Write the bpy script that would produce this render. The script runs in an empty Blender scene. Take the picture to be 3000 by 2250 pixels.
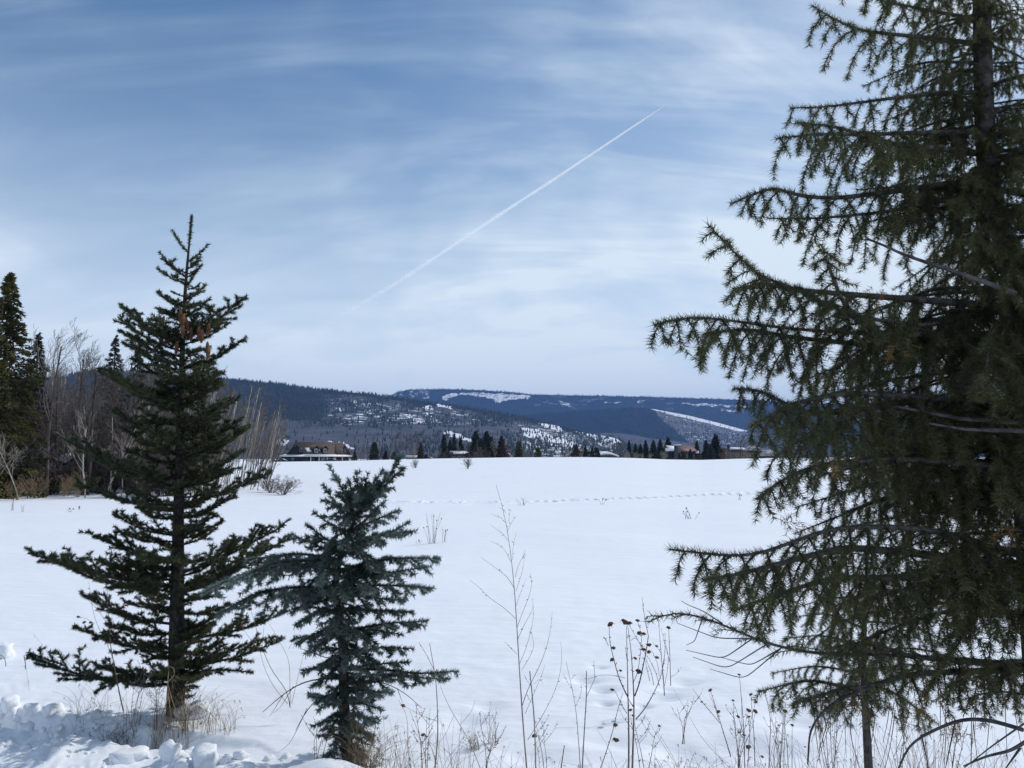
import bpy, math, random
import numpy as np
from mathutils import Vector, Matrix
random.seed(7); RNG = np.random.default_rng(11)
S = bpy.context.scene
C = S.collection
R = math.radians

# ------------------------------------------------------------------ camera, world, sun
F = 2167.0; HOR = 1335.0; CAMH = 1.8
PITCH = math.atan((HOR - 1125.0) / F)
cam_d = bpy.data.cameras.new('camera'); cam = bpy.data.objects.new('camera', cam_d); C.objects.link(cam)
cam_d.sensor_width = 36.0; cam_d.lens = 36.0 * F / 3000.0
cam_d.clip_start = 0.05; cam_d.clip_end = 60000
cam.location = (0, 0, CAMH); cam.rotation_euler = (math.pi / 2 + PITCH, 0, 0)
S.camera = cam
S.render.resolution_x = 1024; S.render.resolution_y = 768
S.view_settings.view_transform = 'Standard'; S.view_settings.look = 'None'
S.view_settings.exposure = 0.0; S.view_settings.gamma = 1.0; S.view_settings.use_curve_mapping = False

SUN_AZ, SUN_EL = 61.0, 44.0
sd = Vector((math.sin(R(SUN_AZ)) * math.cos(R(SUN_EL)), math.cos(R(SUN_AZ)) * math.cos(R(SUN_EL)), math.sin(R(SUN_EL))))
sun_d = bpy.data.lights.new('sun', 'SUN'); sun_d.energy = 2.75; sun_d.angle = R(0.5); sun_d.color = (1.0, 0.955, 0.90)
sun = bpy.data.objects.new('sun', sun_d); C.objects.link(sun); sun.rotation_euler = sd.to_track_quat('Z', 'Y').to_euler()

W = bpy.data.worlds.new('World'); S.world = W; W.use_nodes = True
def build_world():
    nt = W.node_tree; nt.nodes.clear(); N = nt.nodes.new; L = nt.links.new
    out = N('ShaderNodeOutputWorld'); bg = N('ShaderNodeBackground'); L(bg.outputs[0], out.inputs[0])
    sky = N('ShaderNodeTexSky'); sky.sky_type = 'NISHITA'; sky.sun_disc = False
    sky.sun_elevation = R(SUN_EL); sky.sun_rotation = R(SUN_AZ)
    sky.altitude = 1900; sky.air_density = 1.0; sky.dust_density = 0.6; sky.ozone_density = 2.2
    bg.inputs[1].default_value = 0.103
    def m(op, a, b=None, c=None, clamp=False):
        n = N('ShaderNodeMath'); n.operation = op; n.use_clamp = clamp
        for i, q in enumerate((a, b, c)):
            if q is None: continue
            if isinstance(q, (int, float)): n.inputs[i].default_value = q
            else: L(q, n.inputs[i])
        return n.outputs[0]
    tc = N('ShaderNodeTexCoord'); sep = N('ShaderNodeSeparateXYZ'); L(tc.outputs['Generated'], sep.inputs[0])
    zz = m('MAXIMUM', m('ADD', sep.outputs[2], 0.42), 0.2)
    px = m('DIVIDE', sep.outputs[0], zz); py = m('DIVIDE', sep.outputs[1], zz)
    cmb = N('ShaderNodeCombineXYZ'); L(px, cmb.inputs[0]); L(py, cmb.inputs[1])
    def layer(scale, rot, stretch, detail, dist, lo, hi, loc):
        mp = N('ShaderNodeMapping'); mp.inputs['Rotation'].default_value = (0, 0, R(rot))
        mp.inputs['Scale'].default_value = (scale * stretch, scale, 1); mp.inputs['Location'].default_value = loc
        L(cmb.outputs[0], mp.inputs[0])
        nz = N('ShaderNodeTexNoise'); nz.inputs['Scale'].default_value = 1.0; nz.inputs['Detail'].default_value = detail
        nz.inputs['Roughness'].default_value = 0.55; nz.inputs['Distortion'].default_value = dist
        L(mp.outputs[0], nz.inputs['Vector'])
        r = N('ShaderNodeMapRange'); r.interpolation_type = 'SMOOTHSTEP'
        r.inputs['From Min'].default_value = lo; r.inputs['From Max'].default_value = hi
        L(nz.outputs[0], r.inputs[0]); return r.outputs[0]
    wp = N('ShaderNodeTexNoise'); wp.inputs['Scale'].default_value = 0.55; wp.inputs['Detail'].default_value = 2; L(cmb.outputs[0], wp.inputs['Vector'])
    a = layer(1.1, 20, 1.0, 4.0, 0.5, 0.40, 0.64, (2.1, 0.4, 0))          # broad veils
    b = layer(2.0, -38, 0.42, 9.0, 1.6, 0.42, 0.72, (1.3, 5.2, 0))         # streaks
    b2 = layer(2.6, 24, 0.40, 9.0, 1.6, 0.44, 0.73, (4.3, 1.2, 0))        # crossing streaks
    c = layer(8.0, -30, 0.22, 8.0, 1.2, 0.42, 0.72, (7.3, 2.0, 0))          # fine fibres
    streak = m('ADD', m('ADD', m('MULTIPLY', b, 0.60), m('MULTIPLY', b2, 0.48)), m('MULTIPLY', c, 0.24))
    den = m('MULTIPLY', m('ADD', 0.30, m('MULTIPLY', a, 0.75)), streak)
    den = m('ADD', den, m('ADD', 0.06, m('MULTIPLY', a, 0.14)))
    # haze of thin cloud low over the horizon, all the way round
    low = N('ShaderNodeMapRange'); low.interpolation_type = 'SMOOTHSTEP'; L(sep.outputs[2], low.inputs[0])
    low.inputs['From Min'].default_value = 0.56; low.inputs['From Max'].default_value = 0.0
    den = m('ADD', den, m('MULTIPLY', m('POWER', low.outputs[0], 1.25), 0.88), clamp=True)
    # thin cloud scatters the sun forward: brighter towards the sun
    dot = N('ShaderNodeVectorMath'); dot.operation = 'DOT_PRODUCT'; dot.inputs[1].default_value = sd; L(tc.outputs['Generated'], dot.inputs[0])
    glow = m('POWER', m('MAXIMUM', dot.outputs['Value'], 0.0), 5.0)
    den = m('ADD', den, m('MULTIPLY', glow, 0.35), clamp=True)
    ccol = N('ShaderNodeMix'); ccol.data_type = 'RGBA'; L(glow, ccol.inputs['Factor'])
    ccol.inputs['A'].default_value = (6.5, 7.9, 9.1, 1); ccol.inputs['B'].default_value = (8.5, 9.0, 10.2, 1)
    hc = N('ShaderNodeMix'); hc.data_type = 'RGBA'; L(m('MULTIPLY', low.outputs[0], 0.9), hc.inputs['Factor'])
    L(ccol.outputs['Result'], hc.inputs['A']); hc.inputs['B'].default_value = (9.4, 10.5, 11.2, 1); ccol = hc
    mx = N('ShaderNodeMix'); mx.data_type = 'RGBA'; L(den, mx.inputs['Factor'])
    tint = N('ShaderNodeMix'); tint.data_type = 'RGBA'; tint.blend_type = 'MULTIPLY'; tint.inputs['Factor'].default_value = 1
    L(sky.outputs[0], tint.inputs['A']); tint.inputs['B'].default_value = (0.70, 1.06, 1.20, 1)
    L(tint.outputs['Result'], mx.inputs['A']); L(ccol.outputs['Result'], mx.inputs['B'])
    L(mx.outputs['Result'], bg.inputs[0])
build_world()

# ------------------------------------------------------------------ helpers
cp, sp_ = math.cos(PITCH), math.sin(PITCH)
def ray(u, v):
    a = (u - 1500.0) / F; b = (1125.0 - v) / F
    return np.array([a, cp - b * sp_, sp_ + b * cp])
def P(u, v, y):
    """the point seen at photo pixel u, v standing y metres ahead"""
    d = ray(u, v); return np.array([0, 0, CAMH]) + d * (y / d[1])
def smooth(x, a, b):
    t = np.clip((x - a) / (b - a), 0, 1); return t * t * (3 - 2 * t)
_L = RNG.random((256, 256))
def vnoise(x, y):
    x = np.asarray(x, float); y = np.asarray(y, float)
    xi = np.floor(x).astype(int); yi = np.floor(y).astype(int); fx = x - xi; fy = y - yi
    fx = fx * fx * (3 - 2 * fx); fy = fy * fy * (3 - 2 * fy)
    a = _L[xi & 255, yi & 255]; b = _L[(xi + 1) & 255, yi & 255]; c = _L[xi & 255, (yi + 1) & 255]; d = _L[(xi + 1) & 255, (yi + 1) & 255]
    return (a * (1 - fx) + b * fx) * (1 - fy) + (c * (1 - fx) + d * fx) * fy
def fbm(x, y, o=4):
    s = 0; a = 0.5
    for i in range(o): s = s + a * (vnoise(x * 2 ** i + 17.3 * i, y * 2 ** i + 9.1 * i) - 0.5); a *= 0.5
    return s
def tag(o, label=None, cat=None, group=None, kind=None):
    if label: o['label'] = label
    if cat: o['category'] = cat
    if group: o['group'] = group
    if kind: o['kind'] = kind
    return o
def empty(name, loc, rz=0.0, sc=1.0, parent=None):
    o = bpy.data.objects.new(name, None); C.objects.link(o); o.location = [float(q) for q in loc]; o.rotation_euler = (0, 0, rz)
    o.scale = (sc, sc, sc) if not hasattr(sc, '__len__') else sc
    o.empty_display_size = 0.1
    if parent: o.parent = parent
    return o
def link(name, me, mat=None, parent=None, loc=None):
    o = bpy.data.objects.new(name, me); C.objects.link(o)
    if mat and len(me.materials) == 0: me.materials.append(mat)
    if parent: o.parent = parent
    if loc is not None: o.location = [float(q) for q in loc]
    return o
def copy_tree(o, parent=None):
    c = o.copy(); C.objects.link(c); c.parent = parent
    for ch in o.children: copy_tree(ch, c)
    return c
def mesh_np(name, V, T, smooth_=False, quads=False, attrs=None):
    V = np.asarray(V, np.float32).reshape(-1, 3); T = np.asarray(T, np.int32); k = T.shape[1]
    me = bpy.data.meshes.new(name); me.vertices.add(len(V)); me.vertices.foreach_set('co', V.ravel())
    me.loops.add(T.size); me.loops.foreach_set('vertex_index', T.ravel())
    me.polygons.add(len(T)); me.polygons.foreach_set('loop_start', np.arange(0, T.size, k, dtype=np.int32))
    me.polygons.foreach_set('loop_total', np.full(len(T), k, np.int32))
    if smooth_: me.polygons.foreach_set('use_smooth', np.ones(len(T), bool))
    if attrs:
        for n_, a_ in attrs.items():
            at = me.attributes.new(n_, 'FLOAT', 'POINT'); at.data.foreach_set('value', np.asarray(a_, np.float32))
    me.update(calc_edges=True); return me
class MB:
    """collects tubes, boxes and triangles and links them as one mesh object"""
    def __init__(s): s.v = []; s.t = []; s.n = 0
    def add(s, V, T):
        V = np.asarray(V, float).reshape(-1, 3); T = np.asarray(T, int)
        if T.shape[1] == 4: T = np.vstack([T[:, [0, 1, 2]], T[:, [0, 2, 3]]])
        s.v.append(V); s.t.append(T + s.n); s.n += len(V)
    def tube(s, pts, rad, k=4):
        pts = np.asarray(pts, float); n = len(pts)
        rad = np.linspace(rad[0], rad[1], n) if len(rad) == 2 and n != 2 else np.asarray(rad, float)
        d = np.gradient(pts, axis=0); d /= np.linalg.norm(d, axis=1)[:, None] + 1e-9
        up = np.array([0, 0, 1.0]) if abs(d[0][2]) < 0.8 else np.array([1.0, 0, 0])
        a = np.cross(d, up); a /= np.linalg.norm(a, axis=1)[:, None] + 1e-9; b = np.cross(d, a)
        th = np.arange(k) * 2 * math.pi / k
        V = pts[:, None, :] + rad[:, None, None] * (a[:, None, :] * np.cos(th)[None, :, None] + b[:, None, :] * np.sin(th)[None, :, None])
        i = np.arange(n - 1)[:, None]; j = np.arange(k)[None, :]; j2 = (j + 1) % k
        Q = np.stack([i * k + j, i * k + j2, (i + 1) * k + j2, (i + 1) * k + j], -1).reshape(-1, 4)
        T = np.vstack([Q[:, [0, 1, 2]], Q[:, [0, 2, 3]]])
        if k > 2:
            c = np.arange(k); T = np.vstack([T, np.stack([np.zeros(k - 2, int) + (n - 1) * k, (n - 1) * k + c[1:-1], (n - 1) * k + c[2:]], -1),
                                             np.stack([np.zeros(k - 2, int), c[2:], c[1:-1]], -1)])
        s.add(V.reshape(-1, 3), T)
    def box(s, lo, hi):
        x0, y0, z0 = lo; x1, y1, z1 = hi
        V = [(x0, y0, z0), (x1, y0, z0), (x1, y1, z0), (x0, y1, z0), (x0, y0, z1), (x1, y0, z1), (x1, y1, z1), (x0, y1, z1)]
        s.add(V, [(0, 3, 2, 1), (4, 5, 6, 7), (0, 1, 5, 4), (1, 2, 6, 5), (2, 3, 7, 6), (3, 0, 4, 7)])
    def slab(s, quad, th):
        """a thick sheet under four corner points (thickness straight down)"""
        q = np.asarray(quad, float); lo = q - np.array([0, 0, th])
        s.add(np.vstack([lo, q]), [(0, 3, 2, 1), (4, 5, 6, 7), (0, 1, 5, 4), (1, 2, 6, 5), (2, 3, 7, 6), (3, 0, 4, 7)])
    def mesh(s, name, sm=False):
        return mesh_np(name, np.vstack(s.v), np.vstack(s.t), sm)
    def build(s, name, mat, parent=None, sm=False):
        return link(name, s.mesh(name, sm), mat, parent)

def mat(name, c1, c2=None, scale=3.0, rough=0.8, bump=0.0, bscale=20.0, trans=0.0, spec=0.3, rnd=0.0, detail=4.0, lo=0.4, hi=0.6, tcol=None, c3=None):
    m = bpy.data.materials.new(name); m.use_nodes = True; nt = m.node_tree; N = nt.nodes.new; L = nt.links.new
    b = nt.nodes['Principled BSDF']; out = nt.nodes['Material Output']
    b.inputs['Roughness'].default_value = rough; b.inputs['Specular IOR Level'].default_value = spec
    tc = N('ShaderNodeTexCoord'); col = None
    nz = N('ShaderNodeTexNoise'); nz.inputs['Scale'].default_value = scale; nz.inputs['Detail'].default_value = detail
    L(tc.outputs['Object'], nz.inputs['Vector'])
    rp = N('ShaderNodeValToRGB'); e = rp.color_ramp.elements
    e[0].position = lo; e[0].color = (*c1, 1); e[1].position = hi; e[1].color = (*(c2 or c1), 1)
    if c3: q = e.new((lo + hi) / 2 + 0.03); q.color = (*c3, 1)
    L(nz.outputs[0], rp.inputs[0]); col = rp.outputs[0]
    if rnd:
        oi = N('ShaderNodeObjectInfo'); mr = N('ShaderNodeMapRange'); L(oi.outputs['Random'], mr.inputs[0])
        mr.inputs['To Min'].default_value = 1 - rnd; mr.inputs['To Max'].default_value = 1 + rnd
        hs = N('ShaderNodeHueSaturation'); L(mr.outputs[0], hs.inputs['Value']); L(col, hs.inputs['Color']); col = hs.outputs[0]
    L(col, b.inputs['Base Color'])
    if bump:
        bn = N('ShaderNodeTexNoise'); bn.inputs['Scale'].default_value = bscale; bn.inputs['Detail'].default_value = 5; L(tc.outputs['Object'], bn.inputs['Vector'])
        bp = N('ShaderNodeBump'); bp.inputs['Strength'].default_value = bump; bp.inputs['Distance'].default_value = 0.02
        L(bn.outputs[0], bp.inputs['Height']); L(bp.outputs[0], b.inputs['Normal'])
    if trans:
        tr = N('ShaderNodeBsdfTranslucent'); ms = N('ShaderNodeMixShader'); ms.inputs[0].default_value = trans
        if tcol: tr.inputs[0].default_value = (*tcol, 1)
        else: L(col, tr.inputs[0])
        L(b.outputs[0], ms.inputs[1]); L(tr.outputs[0], ms.inputs[2]); L(ms.outputs[0], out.inputs[0])
    return m

def snow_mat(name, tint=(0.84, 0.865, 0.90), coarse=0.35, fine=0.25):
    m = bpy.data.materials.new(name); m.use_nodes = True; nt = m.node_tree; N = nt.nodes.new; L = nt.links.new
    b = nt.nodes['Principled BSDF']; b.inputs['Roughness'].default_value = 0.62; b.inputs['Specular IOR Level'].default_value = 0.25
    geo = N('ShaderNodeNewGeometry')
    n0 = N('ShaderNodeTexNoise'); n0.inputs['Scale'].default_value = 0.35; n0.inputs['Detail'].default_value = 5; L(geo.outputs['Position'], n0.inputs['Vector'])
    rp = N('ShaderNodeValToRGB'); e = rp.color_ramp.elements
    e[0].position = 0.3; e[0].color = (tint[0] * 0.955, tint[1] * 0.965, tint[2] * 0.98, 1); e[1].position = 0.7; e[1].color = (*tint, 1)
    L(n0.outputs[0], rp.inputs[0]); L(rp.outputs[0], b.inputs['Base Color'])
    mp = N('ShaderNodeMapping'); mp.inputs['Scale'].default_value = (1, 3.0, 1); mp.inputs['Rotation'].default_value = (0, 0, R(12)); L(geo.outputs['Position'], mp.inputs[0])
    n1 = N('ShaderNodeTexNoise'); n1.inputs['Scale'].default_value = 2.2; n1.inputs['Detail'].default_value = 6; L(mp.outputs[0], n1.inputs['Vector'])
    n2 = N('ShaderNodeTexNoise'); n2.inputs['Scale'].default_value = 70; n2.inputs['Detail'].default_value = 4; L(geo.outputs['Position'], n2.inputs['Vector'])
    b1 = N('ShaderNodeBump'); b1.inputs['Strength'].default_value = coarse; b1.inputs['Distance'].default_value = 0.08; L(n1.outputs[0], b1.inputs['Height'])
    b2 = N('ShaderNodeBump'); b2.inputs['Strength'].default_value = fine; b2.inputs['Distance'].default_value = 0.006; L(n2.outputs[0], b2.inputs['Height'])
    L(b1.outputs[0], b2.inputs['Normal']); L(b2.outputs[0], b.inputs['Normal'])
    return m
M = {}
M['snow'] = snow_mat('field_snow')
M['snow_lump'] = snow_mat('broken_snow', (0.86, 0.875, 0.895), 0.5, 0.6)
M['roof_snow'] = mat('roof_snow', (0.80, 0.83, 0.88), (0.86, 0.87, 0.89), 2.0, 0.7)
# ------------------------------------------------------------------ the snow field
CR_U = np.array([-900, 700, 830, 1000, 1100, 1300, 1500, 1700, 1850, 1950, 2050, 2150, 2300, 2600, 3900])
CR_V = np.array([1352, 1352, 1353, 1351, 1348, 1343, 1340, 1339, 1341.5, 1346, 1347.5, 1344, 1341, 1339, 1339])
CR_K = (CR_U - 1500) / F; CR_Z = CAMH - (CR_V - HOR) / F * 150
TRK_U = [1130, 1300, 1450, 1600, 1800, 2050, 2300]; TRK_V = [1474, 1474, 1474, 1470, 1463, 1453, 1443]
def lumps(x, y, cell, seed):
    """rounded snow clods on a jittered grid: height above the ground"""
    gx = np.floor(x / cell).astype(int); gy = np.floor(y / cell).astype(int); best = np.zeros_like(x)
    for dx in (-1, 0, 1):
        for dy in (-1, 0, 1):
            cx = gx + dx; cy = gy + dy
            h1 = _L[(cx * 7 + seed) & 255, (cy * 13 + seed) & 255]; h2 = _L[(cx * 11 + 3 + seed) & 255, (cy * 5 + 71) & 255]; h3 = _L[(cx + 91) & 255, (cy * 3 + seed * 5) & 255]
            px = (cx + 0.5 + (h1 - 0.5) * 0.8) * cell; py = (cy + 0.5 + (h2 - 0.5) * 0.8) * cell
            r = cell * (0.3 + 0.45 * h3)
            q = ((x - px) ** 2 + (y - py) ** 2) / r ** 2
            best = np.maximum(best, np.where(h3 > 0.25, np.sqrt(np.clip(1 - q ** 1.5, 0, 1)) * (0.8 + 0.5 * np.sin((x * (3 + 5 * h1) + y * 7 * h2) / cell * 1.7)) * r * (0.55 + 0.5 * h1), 0))
    return best
def gz(x, y):
    x = np.asarray(x, float); y = np.asarray(y, float); r = np.hypot(x, y)
    k = np.where(y > 0.2, x / np.maximum(y, 0.2), np.sign(x) * 5)
    zc = np.interp(k, CR_K, CR_Z)
    z = zc * np.clip(r / 150, 0, 1) ** 1.25
    back = smooth(r, 150, 290); z = np.where(r > 150, zc * (1 - back) - 0.7 * back, z)
    z = z - 6.0 * smooth(r, 500, 1500)
    near = 1 - smooth(r, 60, 130)
    z = z + near * (0.16 * fbm(x * 0.16, y * 0.22, 3) + 0.045 * fbm(x * 0.9, y * 1.3, 4)) * smooth(r, 2, 8)
    z = z + 0.030 * fbm(x * 3.2, y * 4.0, 4) * (1 - smooth(r, 6.0, 12))
    # small hollows melted round the weeds
    for (hx, hy, hr, hd) in HOLLOWS:
        q = ((x - hx) / (hr * 1.5)) ** 2 + ((y - hy) / hr) ** 2
        z = z - hd * np.exp(-q * 1.5)
    # ploughed edge in the lower left: a step that faces the road, then a ridge of clods
    ex = np.interp(x, [-9, -3.85, -3.0, -2.18, -1.6, -1.2, 0.2], [5.9, 5.57, 5.28, 5.03, 4.86, 4.5, 2.6]) + 0.05 * fbm(x * 5, y * 0 + 3, 3)
    amt = 1 - smooth(x, -1.75, -0.9)
    s_ = ex - y
    wall = 0.15 * (1 - smooth(x, -2.6, -1.5)) + 0.02
    z = z + amt * (-wall * smooth(s_, 0.0, 0.06) + (wall + 0.09) * smooth(s_, 0.12, 0.36)) * (y > 0)
    am2 = (1 - smooth(x, -1.6, -0.85)) * smooth(s_, 0.12, 0.34) * (r < 9) * (y > 0)
    left = 1 - smooth(x, -3.0, -2.2)
    front = smooth(s_, 0.55, 0.95)
    msk_ = 0.25 + 0.75 * smooth(fbm(x * 1.7 + 4, y * 2.6, 3), -0.10, 0.14)
    z = z - 0.07 * am2 + am2 * msk_ * 0.62 * ((0.25 + 0.75 * np.maximum(left, front)) * (0.34 * lumps(x, y, 0.27, 5) + 0.42 * lumps(x + 7.7, y + 2.2, 0.13, 31) + 0.35 * lumps(x + 3.7, y + 5.2, 0.07, 51)) + 0.07 * fbm(x * 6, y * 6, 5))
    z = z + (1 - smooth(x, -2.9, -2.2)) * smooth(s_, -0.9, -0.05) * (1 - smooth(s_, -0.05, 0.03)) * (0.05 * lumps(x + 3.1, y, 0.22, 77)) * (y > 0)
    # pile of shovelled snow at the foot of the small spruce
    z = z + 0.16 * np.exp(-(((x + 1.02) / 0.36) ** 2 + ((y - 4.17) / 0.20) ** 2) * 1.3)
    # a line of old tracks across the field
    for (tx, ty) in TRACKS:
        q = ((x - tx) / 0.13) ** 2 + ((y - ty) / 0.30) ** 2
        z = np.where(q < 9, z - 0.10 * np.exp(-q * q) + 0.03 * np.exp(-((np.sqrt(q) - 1.8) ** 2) * 5), z)
    return z
HOLLOWS = []; TRACKS = []
def G(u, v, y0=2.5, y1=400.0):
    """where the line of sight through u, v meets the snow"""
    d = ray(u, v); ts = np.geomspace(y0, y1, 1500) / d[1]
    p = np.array([0, 0, CAMH])[None] + d[None] * ts[:, None]
    h = p[:, 2] - gz(p[:, 0], p[:, 1]); i = np.argmax(h < 0)
    if h[i] >= 0: i = len(ts) - 1
    return p[i]
trk = []
for u in np.concatenate([np.arange(1135, 1480, 17), np.arange(1570, 2330, 24.5)]):
    trk.append(G(u + random.uniform(-3, 3), np.interp(u, TRK_U, TRK_V) + random.uniform(-.8, .8)))
TRACKS = [(p[0], p[1]) for p in trk]
for (u, v, hr, hd) in [(1715, 1990, .10, .05), (1760, 2020, .08, .05), (1880, 2040, .10, .05), (1940, 2035, .13, .06), (2010, 1995, .12, .05), (1955, 2010, .1, .04), (1990, 2190, .14, .06), (2060, 2215, .16, .05),
                       (1440, 2070, .1, .03), (1375, 2105, .12, .04), (1320, 2125, .13, .04), (1755, 1955, .05, .04), (1775, 2062, .05, .04), (1885, 2067, .05, .04), (2360, 2110, .2, .06), (2120, 2180, .15, .04), (2250, 2200, .2, .05), (1560, 2215, .15, .04), (1800, 2170, .15, .04), (1000, 2090, .15, .03)]:
    p = G(u, v); HOLLOWS.append((p[0], p[1], hr, hd))

ang = np.concatenate([np.linspace(-180, -46, 28)[:-1], np.linspace(-46, 46, 660), np.linspace(46, 180, 28)[1:-1]])
rr = [0.0, 1.0, 2.0, 2.8, 3.3]; r_ = 3.3
while r_ < 9000:
    if r_ < 3.9: r_ += 0.1
    elif r_ < 6.6: r_ += 0.021
    elif r_ < 9: r_ *= 1.008
    elif r_ < 24.5: r_ *= 1.016
    elif r_ < 33: r_ += 0.11
    elif r_ < 200: r_ *= 1.035
    elif r_ < 420: r_ *= 1.05
    else: r_ *= 1.25
    rr.append(r_)
rr = np.array(rr); A_, R__ = np.meshgrid(np.radians(ang), rr)
X = R__ * np.sin(A_); Y = R__ * np.cos(A_)
Z = np.zeros_like(X); 
for i in range(0, len(rr), 40): Z[i:i + 40] = gz(X[i:i + 40], Y[i:i + 40])
na = len(ang); i = np.arange(len(rr) - 1)[:, None]; j = np.arange(na)[None]; j2 = (j + 1) % na
Q = np.stack([i * na + j, (i + 1) * na + j, (i + 1) * na + j2, i * na + j2], -1).reshape(-1, 4)
Q = Q[na:]  # the innermost ring is replaced by a small fan
V = np.stack([X, Y, Z], -1).reshape(-1, 3); V = np.vstack([V, [[0, 0, float(gz(0, 0))]]])
me = mesh_np('snow_field', V, Q, True)
import bmesh
bm = bmesh.new(); bm.from_mesh(me); bm.verts.ensure_lookup_table()
c0 = bm.verts[len(V) - 1]
for q in range(na): bm.faces.new((c0, bm.verts[na + (q + 1) % na], bm.verts[na + q])).smooth = True
bmesh.ops.delete(bm, geom=[v for v in bm.verts if not v.link_faces], context='VERTS')
bmesh.ops.recalc_face_normals(bm, faces=bm.faces)
bm.to_mesh(me); bm.free()
field = link('snow_field', me, M['snow']); tag(field, kind='structure')
if me.polygons[len(me.polygons)//2].normal.z < 0: me.flip_normals()

# ------------------------------------------------------------------ hills
def in_poly(u, v, poly):
    u0_, v0_ = u, v; u = u + 26 * fbm(u0_ / 26, v0_ / 10 + 3, 3); v = v + 9 * fbm(u0_ / 12 + 7, v0_ / 6, 3)
    ins = np.zeros(np.shape(u), bool); n = len(poly)
    for i in range(n):
        x0, y0 = poly[i]; x1, y1 = poly[(i + 1) % n]
        c = ((y0 > v) != (y1 > v)) & (u < (x1 - x0) * (v - y0) / ((y1 - y0) or 1e-9) + x0); ins ^= c
    return ins
def hill_mat(name, snowc, brush1, brush2, forest):
    m = bpy.data.materials.new(name); m.use_nodes = True; nt = m.node_tree; N = nt.nodes.new; L = nt.links.new
    b = nt.nodes['Principled BSDF']; b.inputs['Roughness'].default_value = 0.9; b.inputs['Specular IOR Level'].default_value = 0.1
    geo = N('ShaderNodeNewGeometry')
    def noise(sc, det=5):
        mp = N('ShaderNodeMapping'); mp.inputs['Scale'].default_value = (1, 1, 0.35); L(geo.outputs['Position'], mp.inputs[0])
        n = N('ShaderNodeTexNoise'); n.inputs['Scale'].default_value = sc; n.inputs['Detail'].default_value = det; L(mp.outputs[0], n.inputs['Vector']); return n.outputs[0]
    def att(n_): a = N('ShaderNodeAttribute'); a.attribute_name = n_; return a.outputs['Fac']
    def mixc(f, a, c):
        x = N('ShaderNodeMix'); x.data_type = 'RGBA'; L(f, x.inputs['Factor'])
        for k, q in (('A', a), ('B', c)):
            if isinstance(q, tuple): x.inputs[k].default_value = (*q, 1)
            else: L(q, x.inputs[k])
        return x.outputs['Result']
    def thr(a, nz, lo, hi):
        s = N('ShaderNodeMath'); s.operation = 'ADD'; L(a, s.inputs[0]); L(nz, s.inputs[1])
        r = N('ShaderNodeMapRange'); L(s.outputs[0], r.inputs[0]); r.inputs['From Min'].default_value = lo; r.inputs['From Max'].default_value = hi; return r.outputs[0]
    r = N('ShaderNodeMapRange'); L(noise(0.012), r.inputs[0]); r.inputs['From Min'].default_value = 0.35; r.inputs['From Max'].default_value = 0.65
    base = mixc(r.outputs[0], brush1, brush2)
    withsnow = mixc(thr(att('snow'), noise(0.035, 8), 0.98, 1.12), base, snowc)
    fin = mixc(thr(att('wood'), noise(0.02, 6), 0.92, 1.10), withsnow, forest)
    L(fin, b.inputs['Base Color'])
    return m
def hill(name, top, D0, D1, vb, u0, u1, nu, nt_, fsnow, fwood, material, pw=1.0, rough=0.02, fold=0.0):
    tu, tv = zip(*top); U = np.linspace(u0, u1, nu); T = np.linspace(0, 1, nt_)
    UU, TT = np.meshgrid(U, T); vt = np.interp(UU, tu, tv)
    nz = fbm(UU / 90.0 + D1 * 0.01, TT * 5 + 3, 4)
    vv = vb + (vt - vb) * (TT ** pw)
    D = D0 + (D1 - D0) * TT + (D1 - D0) * fold * (fbm(UU / 160.0 + 5, TT * 2.5, 3)) * np.sin(TT * math.pi) 
    a = (UU - 1500) / F; b_ = (1125 - vv) / F
    dy = cp - b_ * sp_; dz = sp_ + b_ * cp
    Xh = a * D / dy; Zh = CAMH + dz * D / dy
    Zh = Zh + D * rough * nz * 0.12 * np.sin(TT * math.pi) 
    Vf = np.stack([Xh, D, Zh], -1)
    # the far side falls away again, with a skirt below the plain
    bk = []
    for kk, (dd, zz) in enumerate(((0.06, 0.97), (0.16, 0.75), (0.34, 0.35), (0.5, 0.0))):
        q = Vf[-1].copy(); s_ = 1 + dd * 0.5; q[:, 0] *= s_; q[:, 1] *= s_; q[:, 2] = q[:, 2] * zz - (9 if zz == 0 else 0); bk.append(q)
    fr = Vf[0].copy(); fr[:, 1] -= 60; fr[:, 2] = -9
    VV = np.concatenate([fr[None], Vf, np.array(bk)], 0); n0 = VV.shape[0]
    i = np.arange(n0 - 1)[:, None]; j = np.arange(nu - 1)[None]
    Q = np.stack([i * nu + j, i * nu + j + 1, (i + 1) * nu + j + 1, (i + 1) * nu + j], -1).reshape(-1, 4)
    sn = fsnow(UU, vv, TT, vt); wd = fwood(UU, vv, TT, vt)
    pad = lambda s: np.concatenate([s[:1], s, np.repeat(s[-1:], 4, 0)], 0).ravel()
    me = mesh_np(name, VV.reshape(-1, 3), Q, True, attrs={'snow': pad(sn), 'wood': pad(wd)})
    o = link(name, me, material); tag(o, kind='structure')
    return dict(V=Vf, U=UU, v=vv, T=TT, wood=wd, snow=sn, vt=vt)
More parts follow.
